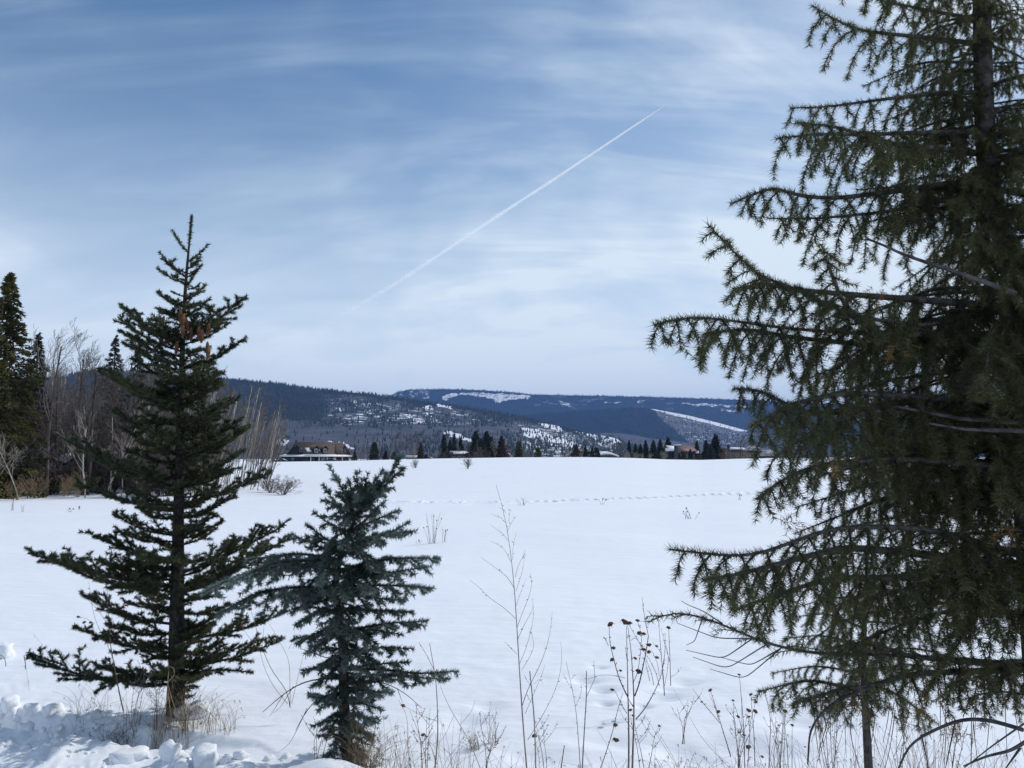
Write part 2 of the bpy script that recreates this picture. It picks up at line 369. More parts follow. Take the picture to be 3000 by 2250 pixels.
def cone_forest(name, H, n, hmin, hmax, dens, material, seed, bias=None, sides=5):
    rg = np.random.default_rng(seed); ns, nu = H['U'].shape
    fi = rg.random(n * 6) * (ns - 1); fj = rg.random(n * 6) * (nu - 1)
    if bias is not None: fi = (ns - 1) * bias(rg.random(n * 6))
    i0 = np.minimum(fi.astype(int), ns - 2); j0 = np.minimum(fj.astype(int), nu - 2); a = fi - i0; b = fj - j0
    def smp(A):
        w = lambda q: q[:, None] if A.ndim == 3 else q
        return A[i0, j0] * w((1 - a) * (1 - b)) + A[i0 + 1, j0] * w(a * (1 - b)) + A[i0, j0 + 1] * w((1 - a) * b) + A[i0 + 1, j0 + 1] * w(a * b)
    p = smp(H['V']); u = smp(H['U']); v = smp(H['v']); t = fi / (ns - 1)
    keep = rg.random(len(u)) < dens(u, v, t, smp(H['vt'])); p = p[keep][:n]; m_ = len(p)
    h = hmin + (hmax - hmin) * rg.random(m_) ** 1.6; w = h * (0.15 + 0.09 * rg.random(m_))
    th = np.arange(sides) * 2 * math.pi / sides
    ring = np.stack([np.cos(th), np.sin(th), np.zeros(sides)], -1)
    jit = 0.6 + 0.8 * rg.random((m_, sides, 1))
    base = p[:, None] + ring[None] * w[:, None, None] * jit + np.array([0, 0, 1.0]) * (h[:, None, None] * (0.02 + 0.10 * rg.random((m_, sides, 1))))
    tip = p + np.stack([(rg.random(m_) - .5) * w * .5, np.zeros(m_), h], -1)
    VV = np.concatenate([base, tip[:, None]], 1); k = sides + 1
    j = np.arange(sides); T = np.stack([j, (j + 1) % sides, np.full(sides, sides)], -1)
    TT = (T[None] + (np.arange(m_) * k)[:, None, None]).reshape(-1, 3)
    o = link(name, mesh_np(name, VV.reshape(-1, 3), TT), material); tag(o, kind='stuff'); return o

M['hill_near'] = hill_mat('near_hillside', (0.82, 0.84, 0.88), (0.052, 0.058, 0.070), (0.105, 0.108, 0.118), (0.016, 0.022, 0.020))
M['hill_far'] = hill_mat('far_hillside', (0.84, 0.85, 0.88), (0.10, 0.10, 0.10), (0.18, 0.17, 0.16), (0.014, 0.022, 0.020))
M['cones'] = mat('far_conifers', (0.016, 0.026, 0.018), (0.035, 0.045, 0.028), 0.01, 0.9)

B_top = [(-400, 1215), (600, 1200), (1000, 1190), (1115, 1172), (1140, 1160), (1165, 1149), (1195, 1142), (1300, 1140), (1400, 1143), (1500, 1149), (1560, 1156), (1700, 1159), (1900, 1163), (2060, 1168), (2200, 1173), (2400, 1182), (2700, 1192), (3400, 1215)]
SNB = [[(1290, 1160), (1320, 1152), (1390, 1149), (1480, 1153), (1562, 1160), (1548, 1167), (1500, 1170), (1462, 1180), (1448, 1172), (1400, 1162), (1350, 1158), (1318, 1166), (1318, 1174), (1300, 1172)],
       [(1636, 1174), (1670, 1180), (1672, 1190), (1640, 1190)], [(1770, 1176), (1830, 1178), (1828, 1183), (1775, 1182)], [(1870, 1172), (1890, 1172), (1888, 1182), (1872, 1180)],
       [(1995, 1180), (2080, 1183), (2200, 1188), (2196, 1193), (2080, 1190), (1998, 1184)], [(2108, 1199), (2180, 1203), (2180, 1210), (2110, 1205)]]
def sB(u, v, t, vt):
    s = np.full(u.shape, 0.12)
    for p in SNB: s = np.where(in_poly(u, v, p), 0.66, s)
    s = np.where((u > 1150) & (u < 1260) & (v < 1168) & (fbm(u / 14, v / 14, 3) > 0.0), 0.5, s)
    return s
def wB(u, v, t, vt):
    w = np.full(u.shape, 0.85)
    for q_, p in enumerate(SNB): w = np.where(in_poly(u, v, p), 0.36 if q_ == 0 else 0.47, w)
    w = np.where((v < 1200) & (u > 1560) & (fbm(u / 40, v / 7 + 9, 3) > 0.16), 0.35, w)
    return np.where((u > 1150) & (u < 1260) & (v < 1168) & (fbm(u / 14, v / 14, 3) > 0.0), 0.2, w)
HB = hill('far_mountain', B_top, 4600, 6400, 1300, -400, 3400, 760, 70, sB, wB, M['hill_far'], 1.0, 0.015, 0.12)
cone_forest('far_mountain_forest', HB, 26000, 9, 19, lambda u, v, t, vt: np.clip(np.where(sB(u, v, t, vt) > 0.6, 0.22, np.where(v - vt < 6, 0.9, 0.6)), 0, 1) * ((u > -100) & (u < 3100)), M['cones'], 3, bias=lambda r: 1 - 0.85 * r ** 1.3)

D_top = [(1200, 1262), (1400, 1232), (1560, 1213), (1700, 1203), (1857, 1194), (1918, 1199), (2020, 1218), (2101, 1238), (2178, 1259), (2223, 1267), (2400, 1290), (2600, 1312), (2700, 1330)]
def dleft(u, v): return u < 1905 + (v - 1195) * 1.1 + 25 * fbm(v / 20, u * 0 + 2, 2)
def sD(u, v, t, vt):
    s = np.where(dleft(u, v), 0.05, 0.36 + 0.40 * fbm(u / 22, v / 6, 4))
    return np.where((v - vt < 7 * smooth(u, 1900, 2000) * (1 - smooth(u, 2150, 2200)) + 2) & (u > 1890) & (u < 2185), 0.8, s)
def wD(u, v, t, vt): return np.where(dleft(u, v), 0.9, np.where(sD(u, v, t, vt) > 0.7, 0, 0.30 + 0.25 * fbm(u / 25, v / 10 + 4, 4)))
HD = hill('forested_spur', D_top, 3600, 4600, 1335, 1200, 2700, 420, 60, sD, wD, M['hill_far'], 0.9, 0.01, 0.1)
cone_forest('spur_forest', HD, 20000, 7, 15, lambda u, v, t, vt: np.where(dleft(u, v), 0.9, np.where(sD(u, v, t, vt) > 0.7, 0.03, 0.16 + 0.3 * (v > 1270))), M['cones'], 4)

C_top = [(1500, 1330), (1650, 1285), (1735, 1268), (1816, 1269), (1857, 1275), (1897, 1283), (1938, 1288), (2020, 1298), (2200, 1312), (2600, 1330)]
HC = hill('low_grey_ridge', C_top, 2600, 3300, 1340, 1500, 2600, 200, 24, lambda u, v, t, vt: 0.18 + 0 * u, lambda u, v, t, vt: 0.0 * u + 0.12, M['hill_near'], 0.9, 0.008)
cone_forest('low_ridge_trees', HC, 500, 5, 11, lambda u, v, t, vt: 0.2 + 0 * u, M['cones'], 9)

A_top = [(-700, 1135), (0, 1122), (100, 1115), (177, 1105), (270, 1084), (380, 1090), (500, 1098), (624, 1106), (700, 1113), (800, 1123), (900, 1137), (1000, 1147), (1100, 1157), (1180, 1167), (1250, 1179), (1330, 1187), (1450, 1207), (1531, 1223), (1613, 1242), (1661, 1256), (1702, 1266), (1751, 1275), (1788, 1279), (1816, 1289), (1836, 1300), (1900, 1325), (2000, 1345)]
SNA = [[(1296, 1262), (1330, 1265), (1362, 1277), (1385, 1292), (1378, 1298), (1345, 1286), (1310, 1274)],
       [(1535, 1251), (1575, 1260), (1625, 1280), (1690, 1297), (1712, 1308), (1650, 1301), (1575, 1288), (1530, 1274)], [(1578, 1240), (1640, 1247), (1652, 1262), (1592, 1252)],
       [(1690, 1264), (1770, 1274), (1800, 1282), (1842, 1301), (1808, 1299), (1755, 1283), (1690, 1271)], [(955, 1291), (1000, 1297), (1045, 1312), (1035, 1316), (990, 1303)],
       [(815, 1285), (840, 1290), (835, 1306), (812, 1300)], [(1275, 1182), (1330, 1190), (1322, 1198), (1280, 1190)], [(1245, 1192), (1262, 1190), (1268, 1200), (1246, 1200)]]
def sA(u, v, t, vt):
    mid = smooth(u, 900, 1030) * (1 - smooth(v, 1238, 1256)) * smooth(v - vt, 8, 25)
    s = 0.24 + 0.22 * mid + 0.30 * fbm(u / 22, v / 6, 4) + 0.24 * smooth(u, 1440, 1560) * smooth(v, 1240, 1260)
    for p in SNA: s = np.where(in_poly(u, v, p), 0.85, s)
    return s
def wA(u, v, t, vt):
    dense = (1 - smooth(u, 880, 1020)) * (1 - smooth(v, 1222, 1240)) + (1 - smooth(v - vt, 4, 16)) * 0.8
    w = np.maximum(0.34 * (1 - smooth(v, 1236, 1252)), dense * 0.95) + 0.15 * smooth(v, 1262, 1300) * (0.4 + fbm(u / 60, v / 12, 3))
    for p in SNA: w = np.where(in_poly(u, v, p), 0.0, w)
    return w
def dA(u, v, t, vt):
    d = (1 - smooth(u, 880, 1050)) * (1 - smooth(v, 1225, 1240)) + (v - vt < 8) * 0.8
    spk = smooth(fbm(u / 34, v / 18 + 3, 3), -0.12, 0.16)
    d = np.maximum(d, (0.10 + 0.75 * spk) * (1 - smooth(v, 1238, 1262)))
    d = np.maximum(d, 0.04 + 0.30 * smooth(v, 1258, 1285) * smooth(u, 1050, 1200) * (0.4 + spk))
    for p in SNA: d = np.where(in_poly(u, v, p), 0.10 + 0.5 * (fbm(u / 9, v / 5, 2) > .1), d)
    return np.clip(d, 0, 1)
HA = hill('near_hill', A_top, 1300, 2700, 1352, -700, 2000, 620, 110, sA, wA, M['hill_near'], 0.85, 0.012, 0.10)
cone_forest('near_hill_forest', HA, 27000, 5, 14, dA, M['cones'], 5, bias=lambda r: 1 - r ** 1.25)

# ------------------------------------------------------------------ air
hz = MB(); hz.box((-9600, -3000, -12), (9600, 9600, 720))
hm = bpy.data.materials.new('haze_air'); hm.use_nodes = True; nt = hm.node_tree; nt.nodes.clear()
ho = nt.nodes.new('ShaderNodeOutputMaterial'); hv = nt.nodes.new('ShaderNodeVolumePrincipled'); nt.links.new(hv.outputs[0], ho.inputs['Volume'])
hv.inputs['Color'].default_value = (0.20, 0.43, 1.0, 1); hv.inputs['Density'].default_value = 8.8e-5; hv.inputs['Anisotropy'].default_value = 0.0
ha = hz.build('haze', hm); tag(ha, kind='stuff')

# ------------------------------------------------------------------ contrail high above
def contrail():
    m = bpy.data.materials.new('contrail_ice'); m.use_nodes = True; nt = m.node_tree; N = nt.nodes.new; L = nt.links.new; nt.nodes.clear()
    out = N('ShaderNodeOutputMaterial'); mix = N('ShaderNodeMixShader'); tr = N('ShaderNodeBsdfTransparent')
    d = N('ShaderNodeBsdfDiffuse'); d.inputs[0].default_value = (0.9, 0.92, 0.95, 1); t2 = N('ShaderNodeBsdfTranslucent'); t2.inputs[0].default_value = (0.9, 0.92, 0.95, 1)
    ad = N('ShaderNodeMixShader'); ad.inputs[0].default_value = 0.5; L(d.outputs[0], ad.inputs[1]); L(t2.outputs[0], ad.inputs[2])
    at = N('ShaderNodeAttribute'); at.attribute_name = 'ice'; L(at.outputs['Fac'], mix.inputs[0]); L(tr.outputs[0], mix.inputs[1]); L(ad.outputs[0], mix.inputs[2]); L(mix.outputs[0], out.inputs[0])
    root = empty('contrail', P(1945, 311, 9000)); tag(root, 'thin white aircraft vapour trail slanting across the blue sky', 'vapour trail')
    n = 120; s = np.linspace(0, 1, n)
    a = P(1945, 311, 9000); b = P(830, 1000, 16000); mid = P(1390, 640, 12000)
    tt = s[:, None]; pts = a * (1 - tt) + b * tt
    # keep the gentle bend seen in the sky
    u = np.interp(s, [0, .12, .3, .5, .7, .85, 1], [1945, 1800, 1620, 1400, 1160, 1010, 800]); v = np.interp(s, [0, .12, .3, .5, .7, .85, 1], [311, 407, 527, 670, 830, 920, 1035])
    pts = np.array([P(uu, vv_, 9000 + 7000 * q) for uu, vv_, q in zip(u, v, s)]) - a
    for sc in (0.35, 0.7, 1.0):
        w = (0.9 + 3.6 * np.minimum(s / .05, 1) + 15 * s ** 1.2) * sc * (1 + 0.25 * np.sin(s * 61) * s + 0.2 * np.sin(s * 143 + 1) * s) * pts_scale(s)
        mb = MB(); mb.tube(pts, w, 7)
        me = mb.mesh('vapour', True)
        ice = np.repeat(np.clip(1.0 * (1 - s) ** 1.35 * (0.85 + 0.15 * np.sin(s * 47) + 0.22 * (vnoise(s * 70, s * 0 + 4) - .5)), 0, 1) * (0.55 if sc == 1.0 else 0.6), 7)
        at_ = me.attributes.new('ice', 'FLOAT', 'POINT'); at_.data.foreach_set('value', ice.astype(np.float32))
        o = link('vapour', me, m, root); o.visible_shadow = True
def pts_scale(s): return (9000 + 7000 * s) / F * 0.55
contrail()
# ------------------------------------------------------------------ materials of the plants and houses
M['needle_green'] = mat('spruce_needles', (0.028, 0.040, 0.024), (0.098, 0.108, 0.050), 5.0, 0.5, trans=0.25, spec=0.35, detail=3, lo=0.35, hi=0.7)
M['needle_blue'] = mat('blue_spruce_needles', (0.045, 0.070, 0.052), (0.19, 0.245, 0.23), 4.0, 0.5, trans=0.2, spec=0.35, detail=3, lo=0.38, hi=0.68)
M['needle_fir'] = mat('fir_needles', (0.024, 0.032, 0.016), (0.092, 0.098, 0.036), 3.0, 0.4, trans=0.30, spec=0.5, detail=3, lo=0.35, hi=0.65, tcol=(0.14, 0.145, 0.035))
M['needle_brown'] = mat('browned_needles', (0.10, 0.06, 0.02), (0.20, 0.12, 0.035), 9.0, 0.6, trans=0.25)
M['needle_olive'] = mat('olive_needles', (0.035, 0.038, 0.014), (0.105, 0.095, 0.030), 0.9, 0.7, trans=0.2, rnd=0.2)
M['needle_dark'] = mat('dark_needles', (0.016, 0.024, 0.018), (0.045, 0.052, 0.035), 1.2, 0.7, trans=0.15, rnd=0.3)
M['needle_rust'] = mat('rust_needles', (0.05, 0.026, 0.020), (0.105, 0.055, 0.040), 1.2, 0.8, trans=0.15)
M['bark'] = mat('spruce_bark', (0.022, 0.018, 0.017), (0.062, 0.052, 0.047), 30, 0.9, bump=0.8, bscale=60)
M['bark_fir'] = mat('fir_bark', (0.038, 0.034, 0.034), (0.105, 0.095, 0.092), 22, 0.85, bump=0.8, bscale=50)
M['twig_red'] = mat('young_twig', (0.10, 0.055, 0.035), (0.17, 0.10, 0.06), 15, 0.8)
M['cone_brown'] = mat('seed_cone', (0.13, 0.055, 0.025), (0.24, 0.12, 0.06), 60, 0.7, bump=0.6, bscale=120)
M['aspen_white'] = mat('pale_aspen_bark', (0.26, 0.235, 0.205), (0.44, 0.41, 0.36), 2.5, 0.85, rnd=0.25)
M['aspen_dark'] = mat('dark_aspen_bark', (0.045, 0.038, 0.038), (0.10, 0.085, 0.08), 2.5, 0.9, rnd=0.2)
M['twig_grey'] = mat('grey_twigs', (0.10, 0.085, 0.078), (0.20, 0.175, 0.155), 0.8, 0.9, rnd=0.3)
M['twig_pale'] = mat('pale_twigs', (0.20, 0.175, 0.145), (0.34, 0.30, 0.25), 0.8, 0.9, rnd=0.25)
M['twig_mauve'] = mat('mauve_twigs', (0.085, 0.055, 0.055), (0.16, 0.11, 0.105), 0.8, 0.9, rnd=0.25)
M['twig_brown'] = mat('undergrowth_twigs', (0.060, 0.046, 0.036), (0.13, 0.10, 0.075), 0.8, 0.9, rnd=0.3)
M['straw'] = mat('dry_straw', (0.22, 0.15, 0.085), (0.42, 0.32, 0.20), 9, 0.8, trans=0.2)
M['stem_grey'] = mat('grey_weed_stem', (0.17, 0.135, 0.12), (0.30, 0.25, 0.21), 12, 0.85)
M['stem_brown'] = mat('brown_weed_stem', (0.085, 0.055, 0.05), (0.20, 0.145, 0.12), 14, 0.85)
M['seed'] = mat('seed_head', (0.055, 0.030, 0.024), (0.16, 0.09, 0.05), 60, 0.9, bump=0.5, bscale=150)
M['wall_dark'] = mat('dark_log_wall', (0.016, 0.013, 0.014), (0.032, 0.026, 0.026), 1.5, 0.85, bump=0.3)
M['wall_brown'] = mat('brown_board_wall', (0.075, 0.045, 0.04), (0.12, 0.075, 0.062), 1.2, 0.85)
M['wall_tan'] = mat('tan_wall', (0.24, 0.16, 0.13), (0.32, 0.22, 0.18), 1.0, 0.85)
M['shingle'] = mat('brown_shingles', (0.085, 0.06, 0.05), (0.13, 0.095, 0.078), 2.0, 0.9)
M['red_roof'] = mat('red_metal_roof', (0.11, 0.050, 0.046), (0.15, 0.070, 0.065), 0.6, 0.6)
M['grey_roof'] = mat('weathered_grey_roof', (0.30, 0.28, 0.26), (0.55, 0.54, 0.53), 0.9, 0.85)
M['trim'] = mat('pale_trim', (0.30, 0.31, 0.32), (0.38, 0.39, 0.40), 2, 0.6)
M['stone'] = mat('dark_chimney_stone', (0.045, 0.052, 0.06), (0.085, 0.095, 0.10), 1.4, 0.9)
M['glass'] = mat('window_glass', (0.03, 0.04, 0.06), (0.05, 0.06, 0.08), 1, 0.1, spec=0.8)

# ------------------------------------------------------------------ conifers close by
class Shoots:
    """many needle-covered twigs, turned into one mesh of slim needles"""
    def __init__(s): s.a = []; s.b = []
    def add(s, a, b): s.a.append(a); s.b.append(b)
    def addline(s, pts):
        for i in range(len(pts) - 1): s.a.append(pts[i]); s.b.append(pts[i + 1])
    def mesh(s, name, per_m, L, w, flat=0.0, spread=58, tipspread=True, droop=0.0):
        a = np.array(s.a); b = np.array(s.b); d = b - a; ln = np.linalg.norm(d, axis=1); n = np.maximum((ln * per_m).astype(int), 1)
        idx = np.repeat(np.arange(len(a)), n); m = len(idx); t = RNG.random(m)
        ax = d[idx] / (ln[idx][:, None] + 1e-9)
        up = np.tile(np.array([0, 0, 1.0]), (m, 1)); steep = np.abs(ax[:, 2]) > 0.9; up[steep] = (1, 0, 0)
        s1 = np.cross(ax, up); s1 /= np.linalg.norm(s1, axis=1)[:, None]; s2 = np.cross(s1, ax)
        ph = RNG.random(m) * 2 * math.pi
        c, q = np.cos(ph), np.sin(ph) * (1 - flat) + flat * 0.15
        rad = s1 * c[:, None] + s2 * q[:, None]; rad /= np.linalg.norm(rad, axis=1)[:, None] + 1e-9
        al = np.radians(spread + RNG.normal(0, 10, m))
        dr = ax * np.cos(al)[:, None] + rad * np.sin(al)[:, None]; dr[:, 2] -= droop
        base = a[idx] + d[idx] * t[:, None]
        LL = L * (0.75 + 0.5 * RNG.random(m))
        wv = np.cross(dr, RNG.normal(size=(m, 3))); wv /= np.linalg.norm(wv, axis=1)[:, None] + 1e-9
        p0 = base + wv * (w / 2); p1 = base - wv * (w / 2); p2 = base + dr * LL[:, None]
        V = np.stack([p0, p1, p2], 1).reshape(-1, 3)
        return mesh_np(name, V, np.arange(m * 3).reshape(-1, 3))
def bez(pts, n):
    """smooth curve through the points"""
    pts = np.asarray(pts, float)
    if len(pts) == 2: return pts[0] + (pts[1] - pts[0]) * np.linspace(0, 1, n)[:, None]
    seg = np.linalg.norm(np.diff(pts, axis=0), axis=1); s = np.concatenate([[0], np.cumsum(seg)]); s /= s[-1]
    e = np.linspace(0, 1, n); out = np.stack([np.interp(e, s, pts[:, k]) for k in range(3)], 1)
    for _ in range(3):
        q = out.copy(); q[1:-1] = (out[:-2] + 2 * out[1:-1] + out[2:]) / 4; out = q
    return out
def conifer_branch(root, line, r0, nmat, bmat, P_, loc):
    """one limb with side twigs; its needles are a part of the limb"""
    line = np.asarray(line, float); seg = np.linalg.norm(np.diff(line, axis=0), axis=1); Lt = seg.sum()
    wood = MB(); sh = Shoots(); wood.tube(line, (r0, max(r0 * 0.16, 0.0012)), 5)
    cum = np.concatenate([[0], np.cumsum(seg)]) / Lt
    bare = P_.get('bare', 0.15)
    def at(t): return np.array([np.interp(t, cum, line[:, k]) for k in range(3)])
    fr = max(3, int(Lt / 0.04)); ts = np.linspace(bare, 1, fr); sh.addline([at(t) for t in ts])
    nsec = max(3, int(Lt * (1 - bare) / P_['step'])); side = 1
    for k in range(nsec):
        t = bare * 0.7 + (1 - bare * 0.7) * (k + random.random() * 0.7) / nsec
        if t > 0.985: continue
        p = at(t); d = at(min(t + 0.03, 1)) - at(max(t - 0.03, 0)); d /= np.linalg.norm(d) + 1e-9
        h = np.cross(d, [0, 0, 1.0]); h /= np.linalg.norm(h) + 1e-9
        side = -side
        env = min(1.0, 0.25 + 1.5 * (1 - t)) * min(1, (t + 0.15) / 0.4)
        L2 = P_['sec'] * env * random.uniform(0.55, 1.15) * min(1.0, Lt / 0.9 + 0.35)
        el = random.uniform(*P_['rise']); an = R(random.uniform(*P_['angle']))
        dir_ = d * math.cos(an) + h * side * math.sin(an) + np.array([0, 0, el]); dir_ /= np.linalg.norm(dir_)
        ns = max(3, int(L2 / 0.035)); pts = [p]; q = p.copy(); dd = dir_.copy()
        for i in range(ns):
            dd = dd + np.array([0, 0, -P_['droop'] / ns * 1.0]) + np.array([random.gauss(0, .05), random.gauss(0, .05), random.gauss(0, .05)]); dd /= np.linalg.norm(dd)
            q = q + dd * L2 / ns; pts.append(q.copy())
        wood.tube(pts, (r0 * 0.22 + 0.0006, 0.0008), 3); sh.addline(pts)
        # tertiary shoots
        m = int(L2 / P_['tstep']); 
        for i in range(m):
            f = (i + 0.6) / m
            if f > 0.95: continue
            i0 = int(f * ns); b0 = pts[i0] + (pts[i0 + 1] - pts[i0]) * (f * ns - i0)
            d2 = pts[i0 + 1] - pts[i0]; d2 = d2 / (np.linalg.norm(d2) + 1e-9); h2 = np.cross(d2, [0.0, 0.0, 1.0]) ; h2 /= np.linalg.norm(h2) + 1e-9
            s2 = 1 if (i % 2) else -1; an2 = R(random.uniform(35, 60)); L3 = P_['ter'] * random.uniform(0.6, 1.2) * (1 - 0.5 * f)
            d3 = d2 * math.cos(an2) + h2 * s2 * math.sin(an2) + np.array([0, 0, random.uniform(-.25, .15) - P_['droop'] * 0.35]); d3 /= np.linalg.norm(d3)
            sh.add(b0, b0 + d3 * L3)
            if random.random() < 0.5: wood.tube([b0, b0 + d3 * L3 * 0.9], (0.001, 0.0006), 3)
    b = wood.build('branch', bmat, root); b.location = [-q for q in loc]
    n = link('needles', sh.mesh('needles', P_['per_m'], P_['nl'], P_['nw'], P_.get('flat', 0), P_.get('spread', 55), droop=P_.get('ndroop', 0)), nmat, b)
    return b

# ---- the tall spruce on the left
SP1 = dict(step=0.037, sec=0.32, rise=(-0.10, 0.85), angle=(36, 66), droop=0.02, tstep=0.046, ter=0.080, per_m=950, nl=0.026, nw=0.0062, spread=50, bare=0.14)
SP2_ = dict(step=0.048, sec=0.20, rise=(-0.25, 0.25), angle=(38, 70), droop=0.55, tstep=0.046, ter=0.075, per_m=950, nl=0.028, nw=0.0058, spread=56, bare=0.12)
FIR_ = dict(step=0.050, sec=0.34, rise=(-0.75, 0.05), angle=(35, 80), droop=1.9, tstep=0.055, ter=0.080, per_m=1250, nl=0.0245, nw=0.0024, flat=0.1, spread=58, bare=0.06)

_LIMB = {}
def limb_template(kind, par, nmat, bmat, lengths, n):
    """a few limbs per kind, whose meshes every other limb of that kind shares"""
    for L in lengths:
        for k in range(n):
            sag = random.uniform(.03, .09) * L; up_ = random.uniform(-.10, .08) * L
            line = bez([(0, 0, 0), (L * .5, random.uniform(-.04, .04) * L, sag if kind != 'spruce' else -sag), (L, random.uniform(-.06, .06) * L, up_)], 14)
            q = dict(par); q['sec'] = min(par['sec'], .09 + .19 * L); b = conifer_branch(None, line, .004 + .009 * L, nmat, bmat, q, (0, 0, 0))
            nd = b.children[0]; _LIMB.setdefault((kind, L), []).append((b.data, nd.data)); bpy.data.objects.remove(nd); bpy.data.objects.remove(b)
def place_limb(kind, root, base, p0, p1, roll=None):
    d = np.array(p1) - np.array(p0); L = float(np.linalg.norm(d)); ks = [k for k in _LIMB if k[0] == kind]; key = min(ks, key=lambda k: abs(k[1] - L)); a, b = random.choice(_LIMB[key])
    X = Vector(d).normalized(); Zv = Vector((0, 0, 1)); Yv = Zv.cross(X).normalized(); Zv = X.cross(Yv); m = Matrix((X, Yv, Zv)).transposed() @ Matrix.Rotation(random.uniform(-.3, .3) if roll is None else roll, 3, 'X')
    s = L / key[1]; o = link('branch', a, None, root); o.matrix_basis = Matrix.Translation(Vector([float(q) for q in (np.array(p0) - base)])) @ m.to_4x4() @ Matrix.Diagonal((s, s, s, 1)).to_4x4()
    link('needles', b, None, o)
limb_template('spruce', SP1, M['needle_green'], M['bark'], (.22, .45, .75, 1.1), 4)
limb_template('blue', SP2_, M['needle_blue'], M['bark'], (.28, .5), 4)
limb_template('fir', FIR_, M['needle_fir'], M['bark_fir'], (.55, .95, 1.35), 4)
def trunk_x(tr, v): return np.interp(v, [q[1] for q in tr], [q[0] for q in tr])
def spruce_left():
    base = G(520, 2098); y0 = float(base[1]); root = empty('spruce_tree', base)
    tag(root, 'tall narrow green spruce with brown cones near its top, left foreground', 'spruce tree', 'spruces in the foreground')
    tr = [(560, 628), (556, 700), (546, 800), (538, 930), (532, 1080), (527, 1300), (522, 1550), (518, 1800), (516, 2000), (512, 2110)]
    tp = [P(u, v, y0) for u, v in tr]; mb = MB(); mb.tube(bez(tp, 60), np.interp(np.linspace(0, 1, 60), [0, .1, .3, .6, 1], [.004, .009, .019, .037, .062]), 9)
    t = mb.build('trunk', M['bark'], root, True); t.location = [-q for q in base]
    # needles close to the upper stem
    sh = Shoots(); sh.addline(bez(tp[:3], 20)); 
    o = link('leader_needles', sh.mesh('leader_needles', 900, .021, .0036, 0, 42), M['needle_green'], root); o.location = [-q for q in base]
    def tv(v, dy=0): return P(float(trunk_x(tr, v)), v, y0)
    def br(tip, v0, dy=0.0, mids=None, r=None, **kw):
        p0 = tv(v0); p1 = P(tip[0], tip[1], y0 + dy)
        if mids: pts = [p0] + [P(a, b, y0 + dy * (i + 1) / (len(mids) + 1)) for i, (a, b) in enumerate(mids)] + [p1]
        else:
            L = np.linalg.norm(p1 - p0); mid = p0 * 0.5 + p1 * 0.5 - np.array([0, 0, 0.09 * L]); pts = [p0, mid, p1]
        L = np.linalg.norm(p1 - p0); par = dict(SP1); par['sec'] = min(0.26, 0.07 + 0.21 * L); par.update(kw)
        conifer_branch(root, bez(pts, 16), r or (0.004 + 0.011 * L), M['needle_green'], M['bark'], par, base)
    # leader shoots (bare-armed candles at the top)
    for tip, v0 in (((563, 632), 720), ((504, 674), 740), ((468, 740), 812), ((610, 716), 768)):
        br(tip, v0, random.uniform(-.03, .03), sec=0.03, bare=0.03, per_m=900)
    L_ = [((475, 755), 800), ((461, 786), 830), ((461, 856), 900), ((470, 904), 930), ((359, 901), 1010), ((346, 931), 1030), ((353, 971), 1045), ((357, 1003), 1070), ((385, 1050), 1110), ((289, 1089), 1180), ((360, 1130), 1190), ((321, 1198), 1290),
          ((350, 1250), 1330), ((194, 1288), 1430), ((267, 1340), 1400), ((225, 1414), 1480), ((389, 1460), 1500), ((330, 1507), 1570), ((258, 1559), 1640), ((420, 1560), 1610), ((278, 1638), 1700), ((370, 1650), 1690),
          ((240, 1744), 1830), ((217, 1837), 1900), ((276, 1948), 1975), ((330, 1990), 2000), ((410, 1900), 1930)]
    R_ = [((588, 752), 790), ((592, 775), 815), ((576, 795), 840), ((604, 834), 880), ((617, 872), 930), ((712, 874), 985), ((671, 947), 1010), ((660, 900), 960), ((723, 990), 1080), ((650, 1040), 1080), ((637, 1085), 1140), ((651, 1116), 1170),
          ((651, 1184), 1240), ((705, 1229), 1320), ((732, 1252), 1345), ((674, 1274), 1330), ((701, 1329), 1390), ((683, 1378), 1420), ((635, 1504), 1560), ((655, 1525), 1580), ((637, 1547), 1600),
          ((690, 1450), 1520), ((640, 1640), 1690), ((660, 1700), 1760), ((640, 1800), 1850), ((650, 1880), 1910), ((597, 1975), 1990), ((620, 1930), 1950)]
    for tip, v0 in L_ + R_: br(tip, v0, random.uniform(-.35, .15))
    br((84, 1620), 1720, -.1, [(400, 1700), (300, 1690), (190, 1655)]); br((79, 1918), 1955, -.2, [(430, 1985), (330, 2002), (200, 1968)])
    br((793, 1385), 1480, -.1, [(620, 1455), (700, 1425)]); br((834, 1539), 1680, .1, [(620, 1650), (720, 1600)]); br((854, 1573), 1720, .2, [(650, 1690), (750, 1630)])
    br((815, 1880), 1950, -.1, [(600, 1945), (700, 1925)]); br((840, 1790), 1880, .3, [(620, 1860), (730, 1840)]); br((741, 1970), 1985, -.2, [(600, 1965), (670, 1962)], sec=.06)
    br((770, 1600), 1740, -.3); br((150, 1640), 1760, -.5, [(420, 1730), (280, 1700)])
    # limbs that point towards and away from the camera fill the middle
    for i in range(82):
        f = (i + random.random()) / 82; v0 = 800 + f * 1190; env = float(np.interp(v0, [800, 900, 1000, 1100, 1300, 1450, 1550, 1700, 1850, 2000], [.11, .18, .28, .38, .52, .48, .45, .70, .62, .45])) * random.uniform(0.55, 1.0)
        az = (i * 2.39996) % (2 * math.pi); p0 = tv(v0); rise = 0.50 - 0.42 * f
        if abs(math.cos(az)) > 0.8: env *= 0.85
        if v0 > 1450 and i % 5 < 2: continue
        p1 = p0 + np.array([math.cos(az) * env, math.sin(az) * env, rise * env]); place_limb('spruce', root, base, p0, p1)
